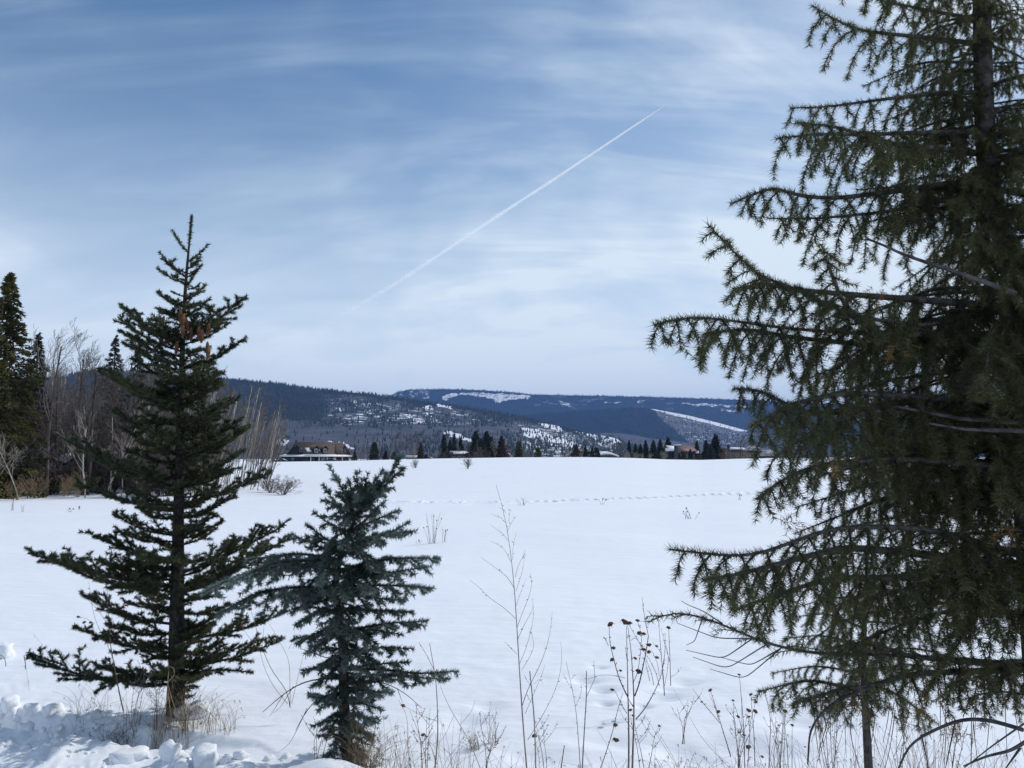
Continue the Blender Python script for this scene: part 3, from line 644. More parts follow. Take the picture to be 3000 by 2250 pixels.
    for i in range(60):
        v0 = random.uniform(900, 2060); az = random.random() * 6.283; p0 = tv(v0); L = random.uniform(.12, .30)
        place_limb('spruce', root, base, p0, p0 + np.array([math.cos(az) * L, math.sin(az) * L, random.uniform(-.1, .3) * L]))
    # cones
    cb = None
    for (u, v) in [(481, 925), (529, 905), (540, 918), (546, 930), (537, 950), (583, 955), (593, 965), (614, 945), (608, 1000), (612, 1012), (560, 960), (520, 1000)]:
        c = seed_cone(cb); cb = cb or c; c.parent = root; c.location = [float(q) for q in (P(u, v, y0 - random.uniform(.14, .26)) - base)]; c.rotation_euler = (random.uniform(-.15, .15), random.uniform(-.15, .15), random.random() * 6)
def seed_cone(proto):
    if proto: o = proto.copy(); C.objects.link(o); return o
    mb = MB(); n = 12; L = 0.095
    for k in range(n):
        f = k / n; r = 0.0165 * math.sin(math.pi * (0.12 + 0.83 * f)) ** 0.7; z = -L * f
        th = np.arange(7) * 2 * math.pi / 7 + k * 0.45; ring = [(r * math.cos(a), r * math.sin(a), z - L / n * 1.3) for a in th]; inner = [(r * .55 * math.cos(a + .4), r * .55 * math.sin(a + .4), z) for a in th]
        V = ring + inner; T = [(i, (i + 1) % 7, 7 + i) for i in range(7)] + [(7 + i, (i + 1) % 7, 7 + (i + 1) % 7) for i in range(7)]; mb.add(V, T)
    return mb.build('cone', M['cone_brown'])
spruce_left()

# ---- the small blue spruce in the middle
SP2 = dict(step=0.048, sec=0.20, rise=(-0.25, 0.25), angle=(38, 70), droop=0.55, tstep=0.046, ter=0.075, per_m=950, nl=0.028, nw=0.0058, spread=56, bare=0.12)
def spruce_small():
    base = G(1020, 2226); y0 = float(base[1]); root = empty('spruce_tree', base)
    tag(root, 'small ragged blue-green spruce without a leader, rooted beside a heap of shovelled snow', 'spruce tree', 'spruces in the foreground')
    tr = [(1062, 1420), (1050, 1500), (1010, 1590), (985, 1680), (985, 1760), (998, 1840), (1007, 1910), (1008, 2050), (1012, 2150), (1022, 2240)]
    tp = [P(u, v, y0) for u, v in tr]; mb = MB(); mb.tube(bez(tp, 50), np.interp(np.linspace(0, 1, 50), [0, .3, .6, 1], [.006, .017, .028, .036]), 9)
    t = mb.build('trunk', M['bark'], root, True); t.location = [-q for q in base]
    def br(tip, v0, dy=0.0, mids=None, r=None, **kw):
        p0 = P(float(trunk_x(tr, v0)), v0, y0); p1 = P(tip[0], tip[1], y0 + dy)
        if mids: pts = [p0] + [P(a, b, y0 + dy * (i + 1) / (len(mids) + 1)) for i, (a, b) in enumerate(mids)] + [p1]
        else: pts = [p0, (p0 + p1) / 2 + np.array([0, 0, random.uniform(-.03, .05)]), p1]
        L = np.linalg.norm(p1 - p0); par = dict(SP2); par['sec'] = min(0.20, 0.08 + 0.17 * L); par.update(kw)
        conifer_branch(root, bez(pts, 14), r or (0.003 + 0.011 * L), M['needle_blue'], M['bark'], par, base)
    up = dict(droop=0.1)
    br((960, 1360), 1520, 0, [(1010, 1445), (985, 1400)], sec=.10, **up); br((946, 1420), 1530, 0, **up); br((1044, 1378), 1480, .05, **up); br((1020, 1400), 1500, -.1, **up)
    for q_ in ((985, 1440), (1010, 1420), (1060, 1400), (1095, 1425), (1130, 1420), (1100, 1460)): br(q_, 1520, random.uniform(-.12, .12), sec=.12, **up)
    br((1170, 1338), 1500, 0, [(1100, 1440), (1145, 1390)], **up); br((1187, 1370), 1500, .05, [(1100, 1450), (1150, 1400)], **up); br((1121, 1374), 1490, -.05, **up); br((1078, 1385), 1480, .05, **up); br((1130, 1466), 1560, -.1)
    for tip, v0 in [((1170, 1495), 1560), ((1201, 1530), 1600), ((1221, 1556), 1610), ((895, 1535), 1600), ((855, 1566), 1620), ((920, 1500), 1560), ((960, 1470), 1540), ((1290, 1636), 1680), ((1262, 1660), 1690), ((1273, 1724), 1720), ((1180, 1640), 1680), ((1190, 1760), 1740),
                    ((1210, 1793), 1780), ((1255, 1819), 1850), ((1180, 1860), 1850), ((1210, 1901), 1920), ((1200, 1940), 1960), ((1180, 1990), 2000), ((1150, 2030), 2010), ((1118, 2079), 2060), ((1107, 2119), 2100),
                    ((929, 1900), 1900), ((935, 1950), 1940), ((915, 2010), 1980), ((905, 2040), 2030), ((912, 2128), 2110), ((930, 2080), 2070), ((797, 1747), 1720), ((815, 1798), 1750), ((870, 1830), 1790), ((860, 1870), 1840), ((950, 2160), 2140), ((1090, 2160), 2150)]:
        br(tip, v0, random.uniform(-.25, .2))
    br((590, 1740), 1670, -.45, [(880, 1650), (760, 1665), (660, 1700)], sec=.22); br((690, 1700), 1650, -.5, [(870, 1640), (780, 1655)]); br((640, 1800), 1720, -.4, [(850, 1720), (740, 1740)]); br((720, 1640), 1640, .1, [(880, 1620), (800, 1630)])
    br((1344, 1966), 1960, -.1, [(1120, 1960), (1230, 1975)], sec=.12); br((1320, 1990), 1990, .1, [(1120, 1975), (1230, 1985)], sec=.1)
    for i in range(112):
        f = (i + random.random()) / 112; v0 = 1405 + f * 785; env = float(np.interp(v0, [1450, 1550, 1650, 1720, 1800, 1950, 2050, 2180], [.20, .26, .34, .38, .30, .26, .26, .24])) * random.uniform(0.6, 1.1)
        az = (i * 2.39996) % (2 * math.pi); p0 = P(float(trunk_x(tr, v0)), v0, y0)
        if i % 9 == 4: continue
        place_limb('blue', root, base, p0, p0 + np.array([math.cos(az) * env * .85, math.sin(az) * env, random.uniform(-.55, .25) * env]))
    def dead(lines, y):
        for l, r in lines:
            mb = MB(); mb.tube(bez([P(u, v, y) for u, v in l], 12), (r, r * .3), 4); o = mb.build('bare_branch', M['bark'], root); o.location = [-q for q in base]
    dead([([(1009, 1990), (920, 1987), (860, 2010), (810, 2050), (769, 2087)], .005), ([(860, 2010), (820, 2075), (800, 2090)], .002), ([(830, 2035), (790, 2100)], .002)], y0 - .1)
    dead([([(1009, 1940), (930, 1920), (900, 1905), (880, 1900)], .004), ([(1009, 2030), (930, 2040), (880, 2110), (866, 2140)], .004), ([(900, 2075), (850, 2180), (815, 2205)], .002)], y0 - .05)
    dead([([(1009, 2000), (1120, 1995), (1190, 2030), (1235, 2075)], .004), ([(1164, 2017), (1180, 2060)], .002), ([(1009, 1840), (950, 1835), (920, 1850), (880, 1890)], .003), ([(1000, 1740), (1060, 1735), (1080, 1760)], .004)], y0 - .05)
    # browned lower foliage at the foot
    sh = Shoots()
    for i in range(46):
        a = P(1035 + random.uniform(-30, 90), random.uniform(2085, 2245), y0 + random.uniform(-.25, .1)); d = np.array([random.uniform(-1, 1), random.uniform(-1, 1), random.uniform(-1.2, .2)]); sh.add(a, a + d * .07)
    o = link('browned_foliage', sh.mesh('browned_foliage', 420, .02, .0026), M['needle_brown'], root); o.location = [-q for q in base]
spruce_small()

# ---- the big fir on the right
FIR = dict(step=0.050, sec=0.34, rise=(-0.75, 0.05), angle=(35, 80), droop=1.9, tstep=0.055, ter=0.080, per_m=1250, nl=0.0245, nw=0.0024, flat=0.1, spread=58, bare=0.06)
FTR = [(2868, -500), (2872, -200), (2876, 0), (2882, 300), (2893, 529), (2925, 651), (2966, 773), (2982, 936), (2992, 1098), (3010, 1400), (3040, 1800), (3080, 2250)]
YF = 2.95
def fir_big():
    b0 = P(3110, 2400, YF); base = np.array([b0[0], b0[1], float(gz(b0[0], b0[1]))]); root = empty('fir_tree', base)
    tag(root, 'large dark fir with drooping branches and a crooked trunk, filling the right side', 'fir tree')
    FT = FTR + [(3110, 2480)]
    tp = [P(u, v, YF) for u, v in FTR]; tp.append(np.array([base[0], base[1], base[2] - .05])); tp.insert(0, tp[0] + np.array([.02, .05, 1.0]))
    mb = MB(); mb.tube(bez(tp, 70), np.interp(np.linspace(0, 1, 70), [0, .3, .6, 1], [.018, .033, .045, .085]), 10)
    t = mb.build('trunk', M['bark_fir'], root, True); t.location = [-q for q in base]
    def tp_(v): return P(float(trunk_x(FT, v)), v, YF)
    def br(pts, v0, yt, r=None, **kw):
        """pts: tip first, back towards the trunk"""
        pts = pts[::-1]; p0 = tp_(v0); n = len(pts)
        line = [p0] + [P(u, v, YF + (yt - YF) * (i + 1.0) / n) for i, (u, v) in enumerate(pts)]
        L = sum(np.linalg.norm(line[i + 1] - line[i]) for i in range(n)); par = dict(FIR); par.update(kw)
        if 'sec' not in kw: par['sec'] = min(0.32, .12 + .17 * L)
        conifer_branch(root, bez(line, 26), r or (0.004 + 0.008 * L), M['needle_fir'], M['bark_fir'], par, base)
    br([(2380, 16), (2429, 49), (2518, 90), (2673, 106)], 130, 2.6); br([(2535, -10), (2620, 10), (2720, 30)], 60, 2.7); br([(2450, -120), (2600, -70), (2720, -50)], -40, 2.6)
    br([(2315, 317), (2421, 313), (2600, 289), (2742, 273)], 270, 2.7, sec=.2); br([(2274, 407), (2388, 391), (2494, 395), (2632, 390)], 385, 2.5); br([(2330, 360), (2450, 370), (2600, 420)], 450, 2.3)
    br([(2140, 598), (2225, 561), (2274, 545), (2331, 574), (2445, 582), (2620, 560)], 520, 2.4, sec=.24); br([(2250, 640), (2400, 640), (2600, 620)], 560, 2.7)
    br([(2075, 659), (2168, 757), (2225, 814), (2339, 846), (2470, 919), (2700, 960)], 900, 2.0, r=.011, sec=.24, droop=.9); br([(2404, 716), (2429, 781), (2470, 895), (2560, 980)], 980, 2.1, sec=.18, droop=.5)
    br([(2150, 850), (2240, 830), (2339, 850)], 900, 2.1, sec=.22)
    br([(1916, 952), (1998, 928), (2103, 932), (2225, 952), (2372, 968), (2600, 980)], 1010, 2.0, r=.011, sec=.27); br([(2060, 980), (2180, 960), (2330, 990)], 1050, 2.3)
    br([(2148, 1139), (2225, 1139), (2323, 1196), (2388, 1220)], 1130, 2.3, sec=.22); br([(2200, 1250), (2330, 1180), (2480, 1150)], 1180, 2.1); br([(2270, 1340), (2400, 1250), (2560, 1200)], 1220, 2.2)
    br([(2220, 1464), (2253, 1431), (2334, 1383), (2415, 1361), (2600, 1340)], 1370, 2.2, sec=.2)
    br([(1965, 1610), (2063, 1621), (2198, 1637), (2334, 1583), (2442, 1545), (2551, 1543), (2714, 1548), (2876, 1589)], 1640, 2.05, r=.015, sec=.29)
    br([(2060, 1700), (2180, 1680), (2330, 1640), (2480, 1600)], 1660, 1.9, sec=.26); br([(2150, 1790), (2280, 1740), (2450, 1690)], 1700, 2.2)
    br([(2340, 2055), (2400, 2040), (2475, 2012), (2551, 2012), (2659, 1974)], 1960, 2.3, sec=.16, droop=1.0); br([(2420, 1900), (2520, 1880), (2700, 1930)], 1960, 2.6, sec=.2)
    # the thin limb reaching far left over the weeds: few needles
    br([(1900, 1822), (1949, 1781), (2036, 1800), (2117, 1827), (2204, 1871), (2290, 1898), (2388, 1917), (2551, 1917), (2714, 1925)], 1950, 2.1, r=.010, sec=.16, step=.075, tstep=.09, per_m=420, rise=(-.2, .5), droop=.5)
    # fill limbs, all round the stem
    ENV_V = [-300, 0, 300, 500, 700, 900, 1100, 1300, 1500, 1650, 1800, 1900, 2050, 2150]
    ENV_U = [2620, 2600, 2500, 2450, 2450, 2260, 2260, 2320, 2360, 2220, 2300, 2480, 2540, 2650]
    n = 290; TIER = [-300, -180, -60, 40, 130, 200, 270, 330, 385, 450, 520, 560, 620, 690, 760, 850, 900, 960, 1010, 1060, 1130, 1180, 1230, 1280, 1330, 1370, 1410, 1450, 1500, 1560, 1640, 1660, 1720, 1800, 1930, 1980, 2040]
    for i in range(n):
        v0 = (TIER[i % len(TIER)] if i < 205 else random.choice(TIER[:18])) + random.uniform(-22, 22)
        if v0 > 1760 and random.random() < .5: continue
        p0 = tp_(v0); az = random.uniform(0, 2 * math.pi) if i % 3 else random.uniform(2.2, 4.2)
        reach = (float(trunk_x(FT, v0)) - float(np.interp(v0, ENV_V, ENV_U))) / F * YF
        L = reach * random.uniform(0.5, 1.02)
        if i >= 205: az = random.uniform(-2.6, .4); L *= .75
        if math.sin(az) < -0.3: L *= 0.8
        if v0 > 1950: L *= .6
        p1 = p0 + np.array([math.cos(az) * L, math.sin(az) * L, random.uniform(-.38, .06) * L])
        if p1[1] < 1.5: p1[1] = 1.5 + random.random() * .2
        place_limb('fir', root, base, p0, p1)
    def limb(line, r, y, name='bare_branch', k=6):
        for q in line:
            mb = MB(); mb.tube(bez([P(u, v, y) for u, v in q[0]], 18), (q[1], q[1] * .35), k); o = mb.build(name, M['bark_fir'], root); o.location = [-q_ for q_ in base]
    limb([([(2996, 1235), (2820, 1228), (2700, 1205), (2620, 1190)], .012)], 0, 2.7); limb([([(2996, 1262), (2830, 1258), (2720, 1240)], .010)], 0, 2.6)
    limb([([(2975, 860), (2880, 825), (2780, 790), (2720, 770), (2640, 745), (2580, 712), (2540, 700)], .010)], 0, 2.6)
    limb([([(2996, 2138), (2903, 2109), (2822, 2104), (2741, 2136), (2660, 2180), (2630, 2260)], .0075), ([(2700, 2155), (2720, 2250)], .003), ([(2800, 2108), (2770, 2250)], .003)], 0, 2.5)
    limb([([(2551, 2012), (2475, 2040), (2415, 2077), (2372, 2136), (2366, 2240)], .006), ([(2440, 2060), (2400, 2200)], .002), ([(2500, 2030), (2490, 2150), (2520, 2260)], .002)], 0, 2.5)
    limb([([(3010, 2170), (2960, 2200), (2890, 2215), (2822, 2245)], .006), ([(2990, 2190), (2940, 2260)], .004), ([(3000, 2120), (2900, 2190), (2800, 2270)], .003)], 0, 2.4)
    limb([([(2117, 1827), (2060, 1790), (2010, 1770), (1996, 1760)], .002), ([(2060, 1805), (2035, 1880), (2010, 1890)], .002), ([(2204, 1871), (2120, 1930), (2010, 1905)], .002), ([(2290, 1898), (2200, 1950), (2110, 1925)], .002),
          ([(2290, 1898), (2180, 1990), (2080, 1960)], .002), ([(2250, 1885), (2130, 1960), (2030, 1925)], .002), ([(2204, 1871), (2100, 1870), (1985, 1826)], .002)], 0, 2.15, k=4)
    for (u, v) in [(2130, 1630)]: pass
    # hanging bare twigs below the crown
    mb = MB()
    for i in range(46):
        u = random.uniform(2380, 2980); v = random.uniform(1980, 2120); y = random.uniform(2.2, 3.1); ln = random.uniform(80, 230); s = random.uniform(-60, 60)
        mb.tube(bez([P(u, v, y), P(u + s * .3, v + ln * .5, y), P(u + s, v + ln, y)], 8), (.0018, .0007), 3)
    o = mb.build('hanging_twigs', M['twig_red'], root); o['kind'] = 'stuff'; o.location = [-q for q in base]
    for (u, v, y) in [(2620, 1010, 2.2), (2440, 1350, 2.1), (2310, 1520, 2.1), (2940, 1540, 2.4), (2800, 2130, 2.4), (2490, 2060, 2.4), (2700, 2070, 2.5), (2570, 860, 2.6)]:
        sh = Shoots()
        for k in range(7):
            a = P(u + random.uniform(-20, 20), v + random.uniform(-20, 20), y); d = np.array([random.uniform(-1, 1), random.uniform(-1, 1), random.uniform(-1.3, 0)]); sh.add(a, a + d * .055)
        o = link('browned_sprig', sh.mesh('browned_sprig', 380, .02, .002), M['needle_brown'], root); o.location = [-q for q in base]
fir_big()
def fir_sapling():
    base = P(2548, 2262, 3.75); base = np.array([base[0], base[1], float(gz(base[0], base[1]))]); root = empty('fir_tree', base)
    tag(root, 'slender young fir whose bare grey stem stands in the snow under the big fir', 'fir tree')
    pts = [P(2548, 2420, 3.75), P(2542, 2200, 3.75), P(2528, 1950, 3.75), P(2535, 1750, 3.75), P(2545, 1560, 3.75)]; pts[0] = base - np.array([0, 0, .05])
    mb = MB(); mb.tube(bez(pts, 30), (.026, .006), 8); t = mb.build('trunk', M['bark_fir'], root, True); t.location = [-q for q in base]
    for i in range(26):
        f = (i + random.random()) / 26; p0 = P(2530, 1600 + f * 430, 3.75); az = i * 2.39996; L = .18 + .42 * f * random.uniform(.7, 1.1)
        place_limb('fir', root, base, p0, p0 + np.array([math.cos(az) * L, math.sin(az) * L, random.uniform(-.2, .15) * L]))
fir_sapling()
# ------------------------------------------------------------------ bare trees (templates, shared meshes)
def grow(mb, tw, p, d, L, r, lvl, par, rg):
    n = 5; pts = [p]; q = np.array(p, float); dd = np.array(d, float)
    for i in range(n):
        dd = dd + np.array([rg.gauss(0, par['wob']) + par['bend'] * (1 - r / par['r0']) * .12, rg.gauss(0, par['wob']), par['up'] * .12]); dd /= np.linalg.norm(dd)
        q = q + dd * L / n; pts.append(q.copy())
    tgt = mb if (lvl == 0 or (lvl == 1 and par.get('bigforks'))) else tw
    tgt.tube(pts, (r, r * 0.45 if lvl < par['lv'] else par['rmin']), 5 if lvl == 0 else 3)
    if lvl >= par['lv']: return
    m = par['n'][lvl]
    for k in range(m):
        f = par['from'][lvl] + (1 - par['from'][lvl]) * (k + rg.random()) / m; i = min(int(f * n), n - 1); b = pts[i] + (pts[i + 1] - pts[i]) * (f * n - i)
        a = rg.random() * 6.283; sp = math.radians(rg.uniform(*par['ang'])); ax = pts[i + 1] - pts[i]; ax = ax / np.linalg.norm(ax)
        h = np.cross(ax, [math.cos(a), math.sin(a), .1]); h /= np.linalg.norm(h) + 1e-9
        d2 = ax * math.cos(sp) + h * math.sin(sp)
        L2 = L * par['len'][lvl] * rg.uniform(.6, 1.15) * (1.15 - .55 * f)
        grow(mb, tw, b, d2, L2, max(r * (1 - .55 * f) * par['rr'], par['rmin']), lvl + 1, par, rg)
def bare_template(seed, H, r0, **kw):
    par = dict(r0=r0, lv=3, n=(13, 6, 4), ang=(25, 50), len=(.34, .5, .5), wob=.05, bend=0, up=.25, rr=.45, rmin=.006, lean=0, stems=1, spread=0)
    par['from'] = (.3, .25, .2); par.update(kw); rg = random.Random(seed); mb = MB(); tw = MB()
    for s in range(par['stems']):
        a = rg.random() * 6.28; b = par['spread'] * (0.2 + rg.random()); d = np.array([math.cos(a) * b + par['lean'], math.sin(a) * b, 1.0]); d /= np.linalg.norm(d)
        grow(mb, tw, np.array([math.cos(a), math.sin(a), 0]) * 0.06 * (par['stems'] > 1) * H * .25 - np.array([0, 0, .15]), d, H * rg.uniform(.7, 1) if par['stems'] > 1 else H, r0, 0, par, rg)
    return mb.mesh('trunk'), tw.mesh('twigs')
TPL = {
 'tall1': bare_template(1, 6.6, .065, n=(15, 7, 4), len=(.30, .5, .5), up=.5), 'tall2': bare_template(2, 7.0, .06, n=(16, 6, 4), up=.4, wob=.07),
 'bent1': bare_template(3, 7.4, .075, bend=1.2, n=(10, 8, 5), len=(.42, .5, .55), up=.8, **{'from': (.45, .2, .2)}), 'bent2': bare_template(4, 7.6, .08, bend=1.0, n=(11, 8, 5), len=(.42, .5, .5), up=.9, stems=2, spread=.12, **{'from': (.45, .2, .2)}),
 'fork1': bare_template(5, 4.4, .05, n=(7, 6, 4), len=(.6, .5, .5), ang=(22, 42), wob=.09, bigforks=1, up=.4, **{'from': (.35, .25, .2)}), 'fork2': bare_template(6, 4.0, .045, n=(7, 7, 4), len=(.65, .5, .5), ang=(25, 50), wob=.1, bigforks=1, up=.3, **{'from': (.2, .25, .2)}),
 'thin1': bare_template(7, 4.8, .028, n=(10, 5, 2), len=(.22, .5, .5), up=.7, lean=.16, lv=3), 'thin2': bare_template(8, 4.2, .024, n=(9, 5, 2), len=(.24, .5, .5), up=.6, lean=.24, wob=.06),
 'shrub1': bare_template(9, 2.0, .02, n=(7, 5, 3), len=(.5, .5, .5), ang=(20, 50), stems=9, spread=.55, wob=.1, **{'from': (.15, .2, .2)}), 'shrub2': bare_template(10, 1.7, .018, n=(7, 5, 3), len=(.5, .5, .5), ang=(25, 60), stems=11, spread=.8, wob=.12, **{'from': (.1, .2, .2)}),
 'pole1': bare_template(13, 10.0, .10, n=(22, 6, 4), len=(.20, .5, .5), ang=(20, 40), up=.8, rmin=.02), 'round1': bare_template(14, 6.5, .12, n=(12, 8, 5), len=(.55, .5, .5), ang=(25, 55), up=.35, rmin=.02, **{'from': (.15, .2, .2)}),
 'round2': bare_template(15, 5.0, .10, n=(9, 8, 5), len=(.6, .5, .5), ang=(25, 60), up=.3, rmin=.02, stems=3, spread=.4, **{'from': (.1, .2, .2)}),
}
HT = {k: max(v.co.z for v in q[1].vertices) for k, q in TPL.items()}
def bare(kind, name, loc, rz, sc, label, cat, group, mt, mw):
    key = (kind, mt, mw)
    a, b = TPL[kind]; e = empty(name, loc, rz, sc); tag(e, label, cat, group)
    for nm, me_, mm in (('trunk', a, mt), ('crown', b, mw)):
        if not me_.materials: me_.materials.append(M[mm])
        o = link(nm, me_, None, e); o.material_slots[0].link = 'OBJECT'; o.material_slots[0].material = M[mm]
    return e
def ground(x, y): return np.array([x, y, float(gz(x, y))])
def at_u(u, y): return ground((u - 1500) / F * y, y)

# the wood on the left
for (kind, u, y, vt_, rz, lab, mt, mw) in [
    ('bent1', 150, 31, 938, .1, 'dark single-stemmed bare aspen with wind-bent top twigs, nearest the big spruce', 'aspen_dark', 'twig_grey'),
    ('bent2', 262, 32, 932, -.2, 'dark bare aspen with two wind-bent tops rising above the hill', 'aspen_dark', 'twig_grey'),
    ('tall1', 170, 36, 1050, 1.0, 'slim bare aspen standing a little behind between the two dark bent aspens', 'aspen_dark', 'twig_grey'),
    ('tall2', 330, 34, 975, 2.0, 'broad bare aspen with a fan of grey twigs just left of the tall green spruce', 'aspen_dark', 'twig_grey'),
    ('fork1', 262, 30.0, 1200, 0, 'straight white-trunked aspen with forked top at the snow edge of the wood', 'aspen_white', 'twig_pale'),
    ('fork1', 322, 30.6, 1170, 2.1, 'white aspen with a crooked forked crown, second of the white trunks from the left', 'aspen_white', 'twig_pale'),
    ('fork2', 366, 31, 1230, 4.0, 'white aspen splitting low into a wide fork behind the tall spruce limbs', 'aspen_white', 'twig_pale'),
    ('tall1', 409, 32, 1150, 3.0, 'pale straight aspen trunk close beside the stem of the tall spruce', 'aspen_white', 'twig_pale'),
    ('fork2', 8, 28.5, 1230, 1.0, 'pale little aspen with spread arms at the very left edge below the big spruce', 'aspen_white', 'twig_pale'),
    ('fork1', 70, 29, 1270, 5.0, 'pale small aspen in front of the big spruce at the left, its limbs leaning right', 'aspen_white', 'twig_pale')]:
    p = at_u(u, y); h = (HOR - vt_) / F * y + CAMH - p[2]; hh = HT[kind]
    bare(kind, 'aspen_tree', p, rz, h / hh, lab, 'bare tree', 'bare aspens standing out in the left wood', mt, mw)
rw = random.Random(21)
for i in range(160):
    y = rw.uniform(32.5, 60); u = rw.uniform(-260, 640) if i % 3 else rw.uniform(-60, 560); k = rw.choice(['tall1', 'tall2', 'fork1', 'fork2', 'thin1', 'tall1'])
    s = rw.uniform(3.4, 6.0) * (y / 34) / HT[k]
    mt, mw = rw.choice([('aspen_dark', 'twig_grey'), ('aspen_dark', 'twig_brown'), ('aspen_dark', 'twig_mauve'), ('aspen_white', 'twig_grey')])
    bare(k, 'aspen_tree', at_u(u, y), rw.random() * 6.28, s, 'one of the many bare grey aspens crowded together in the wood at left', 'bare tree', 'crowded bare aspens of the left wood', mt, mw)
for i in range(120):
    y = rw.uniform(31, 44); u = rw.uniform(-200, 600)
    if 150 < u < 330 and y < 33: y += 4
    bare(rw.choice(['shrub1', 'shrub2']), 'bare_shrub', at_u(u, y), rw.random() * 6.28, rw.uniform(.7, 1.9), 'brown leafless shrub in the tangled undergrowth of the left wood', 'shrub', 'undergrowth shrubs of the left wood', 'aspen_dark', rw.choice(['twig_brown', 'twig_brown', 'twig_mauve', 'twig_grey']))
for i in range(90):   # leaning pale thicket right of the wood
    f = rw.random(); u = 585 + 240 * f ** 1.3 + rw.uniform(-12, 12); y = rw.uniform(31, 50) + 6 * f
    bare(rw.choice(['thin1', 'thin2']), 'aspen_sapling', at_u(u - 25, y), rw.uniform(-.4, .4), rw.uniform(3.5, 5.4) * (1.1 - .35 * f) * (y / 34) / HT['thin1'], 'thin pale aspen sapling leaning right in the thicket behind the tall spruce', 'sapling', 'leaning aspen saplings right of the wood', rw.choice(['aspen_white', 'aspen_dark']), rw.choice(['twig_pale', 'twig_grey', 'twig_grey']))
for (u, y, s, lab) in [(835, 33, .62, 'low spreading leafless bush half buried in the snow at the end of the sapling thicket'), (800, 34.5, .6, 'low leafless bush in the snow right against the leaning saplings')]:
    bare('shrub2', 'bare_shrub', at_u(u, y), u, (s * 1.4, s * 1.2, s * .8), lab, 'shrub', None, 'aspen_dark', 'twig_mauve')
for (u, v, s, sx, lab) in [(1371, 1374, 1.0, 1.0, 'wide dark leafless bush standing alone on the open snow field'), (1217, 1371, .92, .66, 'narrow dark leafless bush alone on the snow, left of the wider one')]:
    p = G(u, v, 20, 149); k = p[1] * 58 / F / 2.4
    bare('shrub1' if sx == 1 else 'shrub2', 'bare_shrub', p, u, (k * s * sx, k * s * sx, k * s * .78), lab, 'shrub', None, 'aspen_dark', 'stem_brown')
for (u, y, h) in [(240, 30.5, 1.1), (60, 29, .9), (120, 30, 1.0), (200, 31, .7), (210, 31.5, .9)]:
    bare('shrub1', 'bare_shrub', at_u(u, y), u, h * .5, {240: 'biggest tan stubby shrub at the snow edge, right at the foot of the white aspen', 60: 'tan stubby shrub at the snow edge, leftmost under the big edge spruce', 120: 'tan stubby shrub at the snow edge, second from the left', 200: 'smallest tan stubby shrub at the snow edge below the fallen trunk', 210: 'tan stubby shrub just behind the smallest one below the fallen trunk'}[u], 'shrub', None, 'straw', 'straw')

# ------------------------------------------------------------------ conifers far enough to lose their needles
def conifer_template(seed, n, H=10.0, Rb=2.0, dens=26, power=.8, droop=.3, top=.02, ks=1.0):
    rg = np.random.default_rng(seed); V = []; 
    for i in range(n):
        f = (i + rg.random()) / n; z = H * (1 - f * .97) ; L = Rb * (top + (1 - top) * f ** power) * rg.uniform(.7, 1.15); a = i * 2.39996 + rg.normal(0, .3)
        m = int(dens * (.35 + L)); t = rg.random(m) ** .7; ax = np.array([math.cos(a), math.sin(a)])
        r = L * t; side = rg.normal(0, .16 * L, m) * (1 - t * .6)
        x = ax[0] * r - ax[1] * side; y = ax[1] * r + ax[0] * side; zz = z - droop * r * 1.0 + .18 * (r ** 2) / max(L, .2) + rg.normal(0, .05, m)
        c = np.stack([x, y, zz], 1); s = (.17 + .12 * rg.random(m)) * ks
        d = np.stack([ax[0] + rg.normal(0, .6, m), ax[1] + rg.normal(0, .6, m), -.5 + rg.normal(0, .45, m)], 1); d /= np.linalg.norm(d, axis=1)[:, None]
        w = np.cross(d, rg.normal(size=(m, 3))); w /= np.linalg.norm(w, axis=1)[:, None]
        V.append(np.stack([c + w * (s * .28)[:, None], c - w * (s * .28)[:, None], c + d * s[:, None]], 1).reshape(-1, 3))
    V = np.vstack(V); tr = MB(); tr.tube([(0, 0, -.4), (0, 0, H * .5), (0, 0, H)], (.015 * H, .02), 6)
    return tr.mesh('trunk'), mesh_np('crown', V, np.arange(len(V)).reshape(-1, 3))
CT = {'big': conifer_template(1, 230, 10, 2.4, 75, .9, .6, ks=.62), 'slim': conifer_template(2, 150, 10, 1.6, 44, .9, .4, ks=.7), 'slim2': conifer_template(3, 130, 10, 1.8, 40, .85, .35, ks=.7),
      'far1': conifer_template(4, 150, 10, 3.0, 11, .8, .25, ks=2.6), 'far2': conifer_template(5, 130, 10, 2.3, 11, .85, .2, ks=2.6), 'far3': conifer_template(6, 120, 10, 3.6, 12, .65, .15, top=.1, ks=2.6)}
_cc = {}
def conifer(kind, loc, h, label, group, mk='needle_dark', wid=1.0, rz=0, name='spruce_tree', cat='spruce tree'):
    a, b = CT[kind]; s = h / 10.0; e = empty(name, loc, rz, (s * wid, s * wid, s)); tag(e, label, cat, group)
    for nm, me_, mm in (('trunk', a, 'bark'), ('crown', b, mk)):
        if not me_.materials: me_.materials.append(M[mm])
        o = link(nm, me_, None, e); o.material_slots[0].link = 'OBJECT'; o.material_slots[0].material = M[mm]
def con_px(kind, u, vt_, y, label, group=None, **kw):
    p = at_u(u, y); conifer(kind, p, (HOR - vt_) / F * y + CAMH - p[2], label, group, **kw)
con_px('big', 2, 792, 31, 'big olive-green spruce cut by the left edge of the picture, tallest tree of the wood', mk='needle_olive', wid=1.15)
con_px('slim', 98, 975, 36, 'dark pointed spruce in the wood, between the big edge spruce and the bent aspens', 'dark spruces of the left wood', wid=1.25)
con_px('slim2', 327, 982, 38, 'dark spruce behind the bare aspens, partly hidden left of the tall foreground spruce', 'dark spruces of the left wood', wid=1.1)
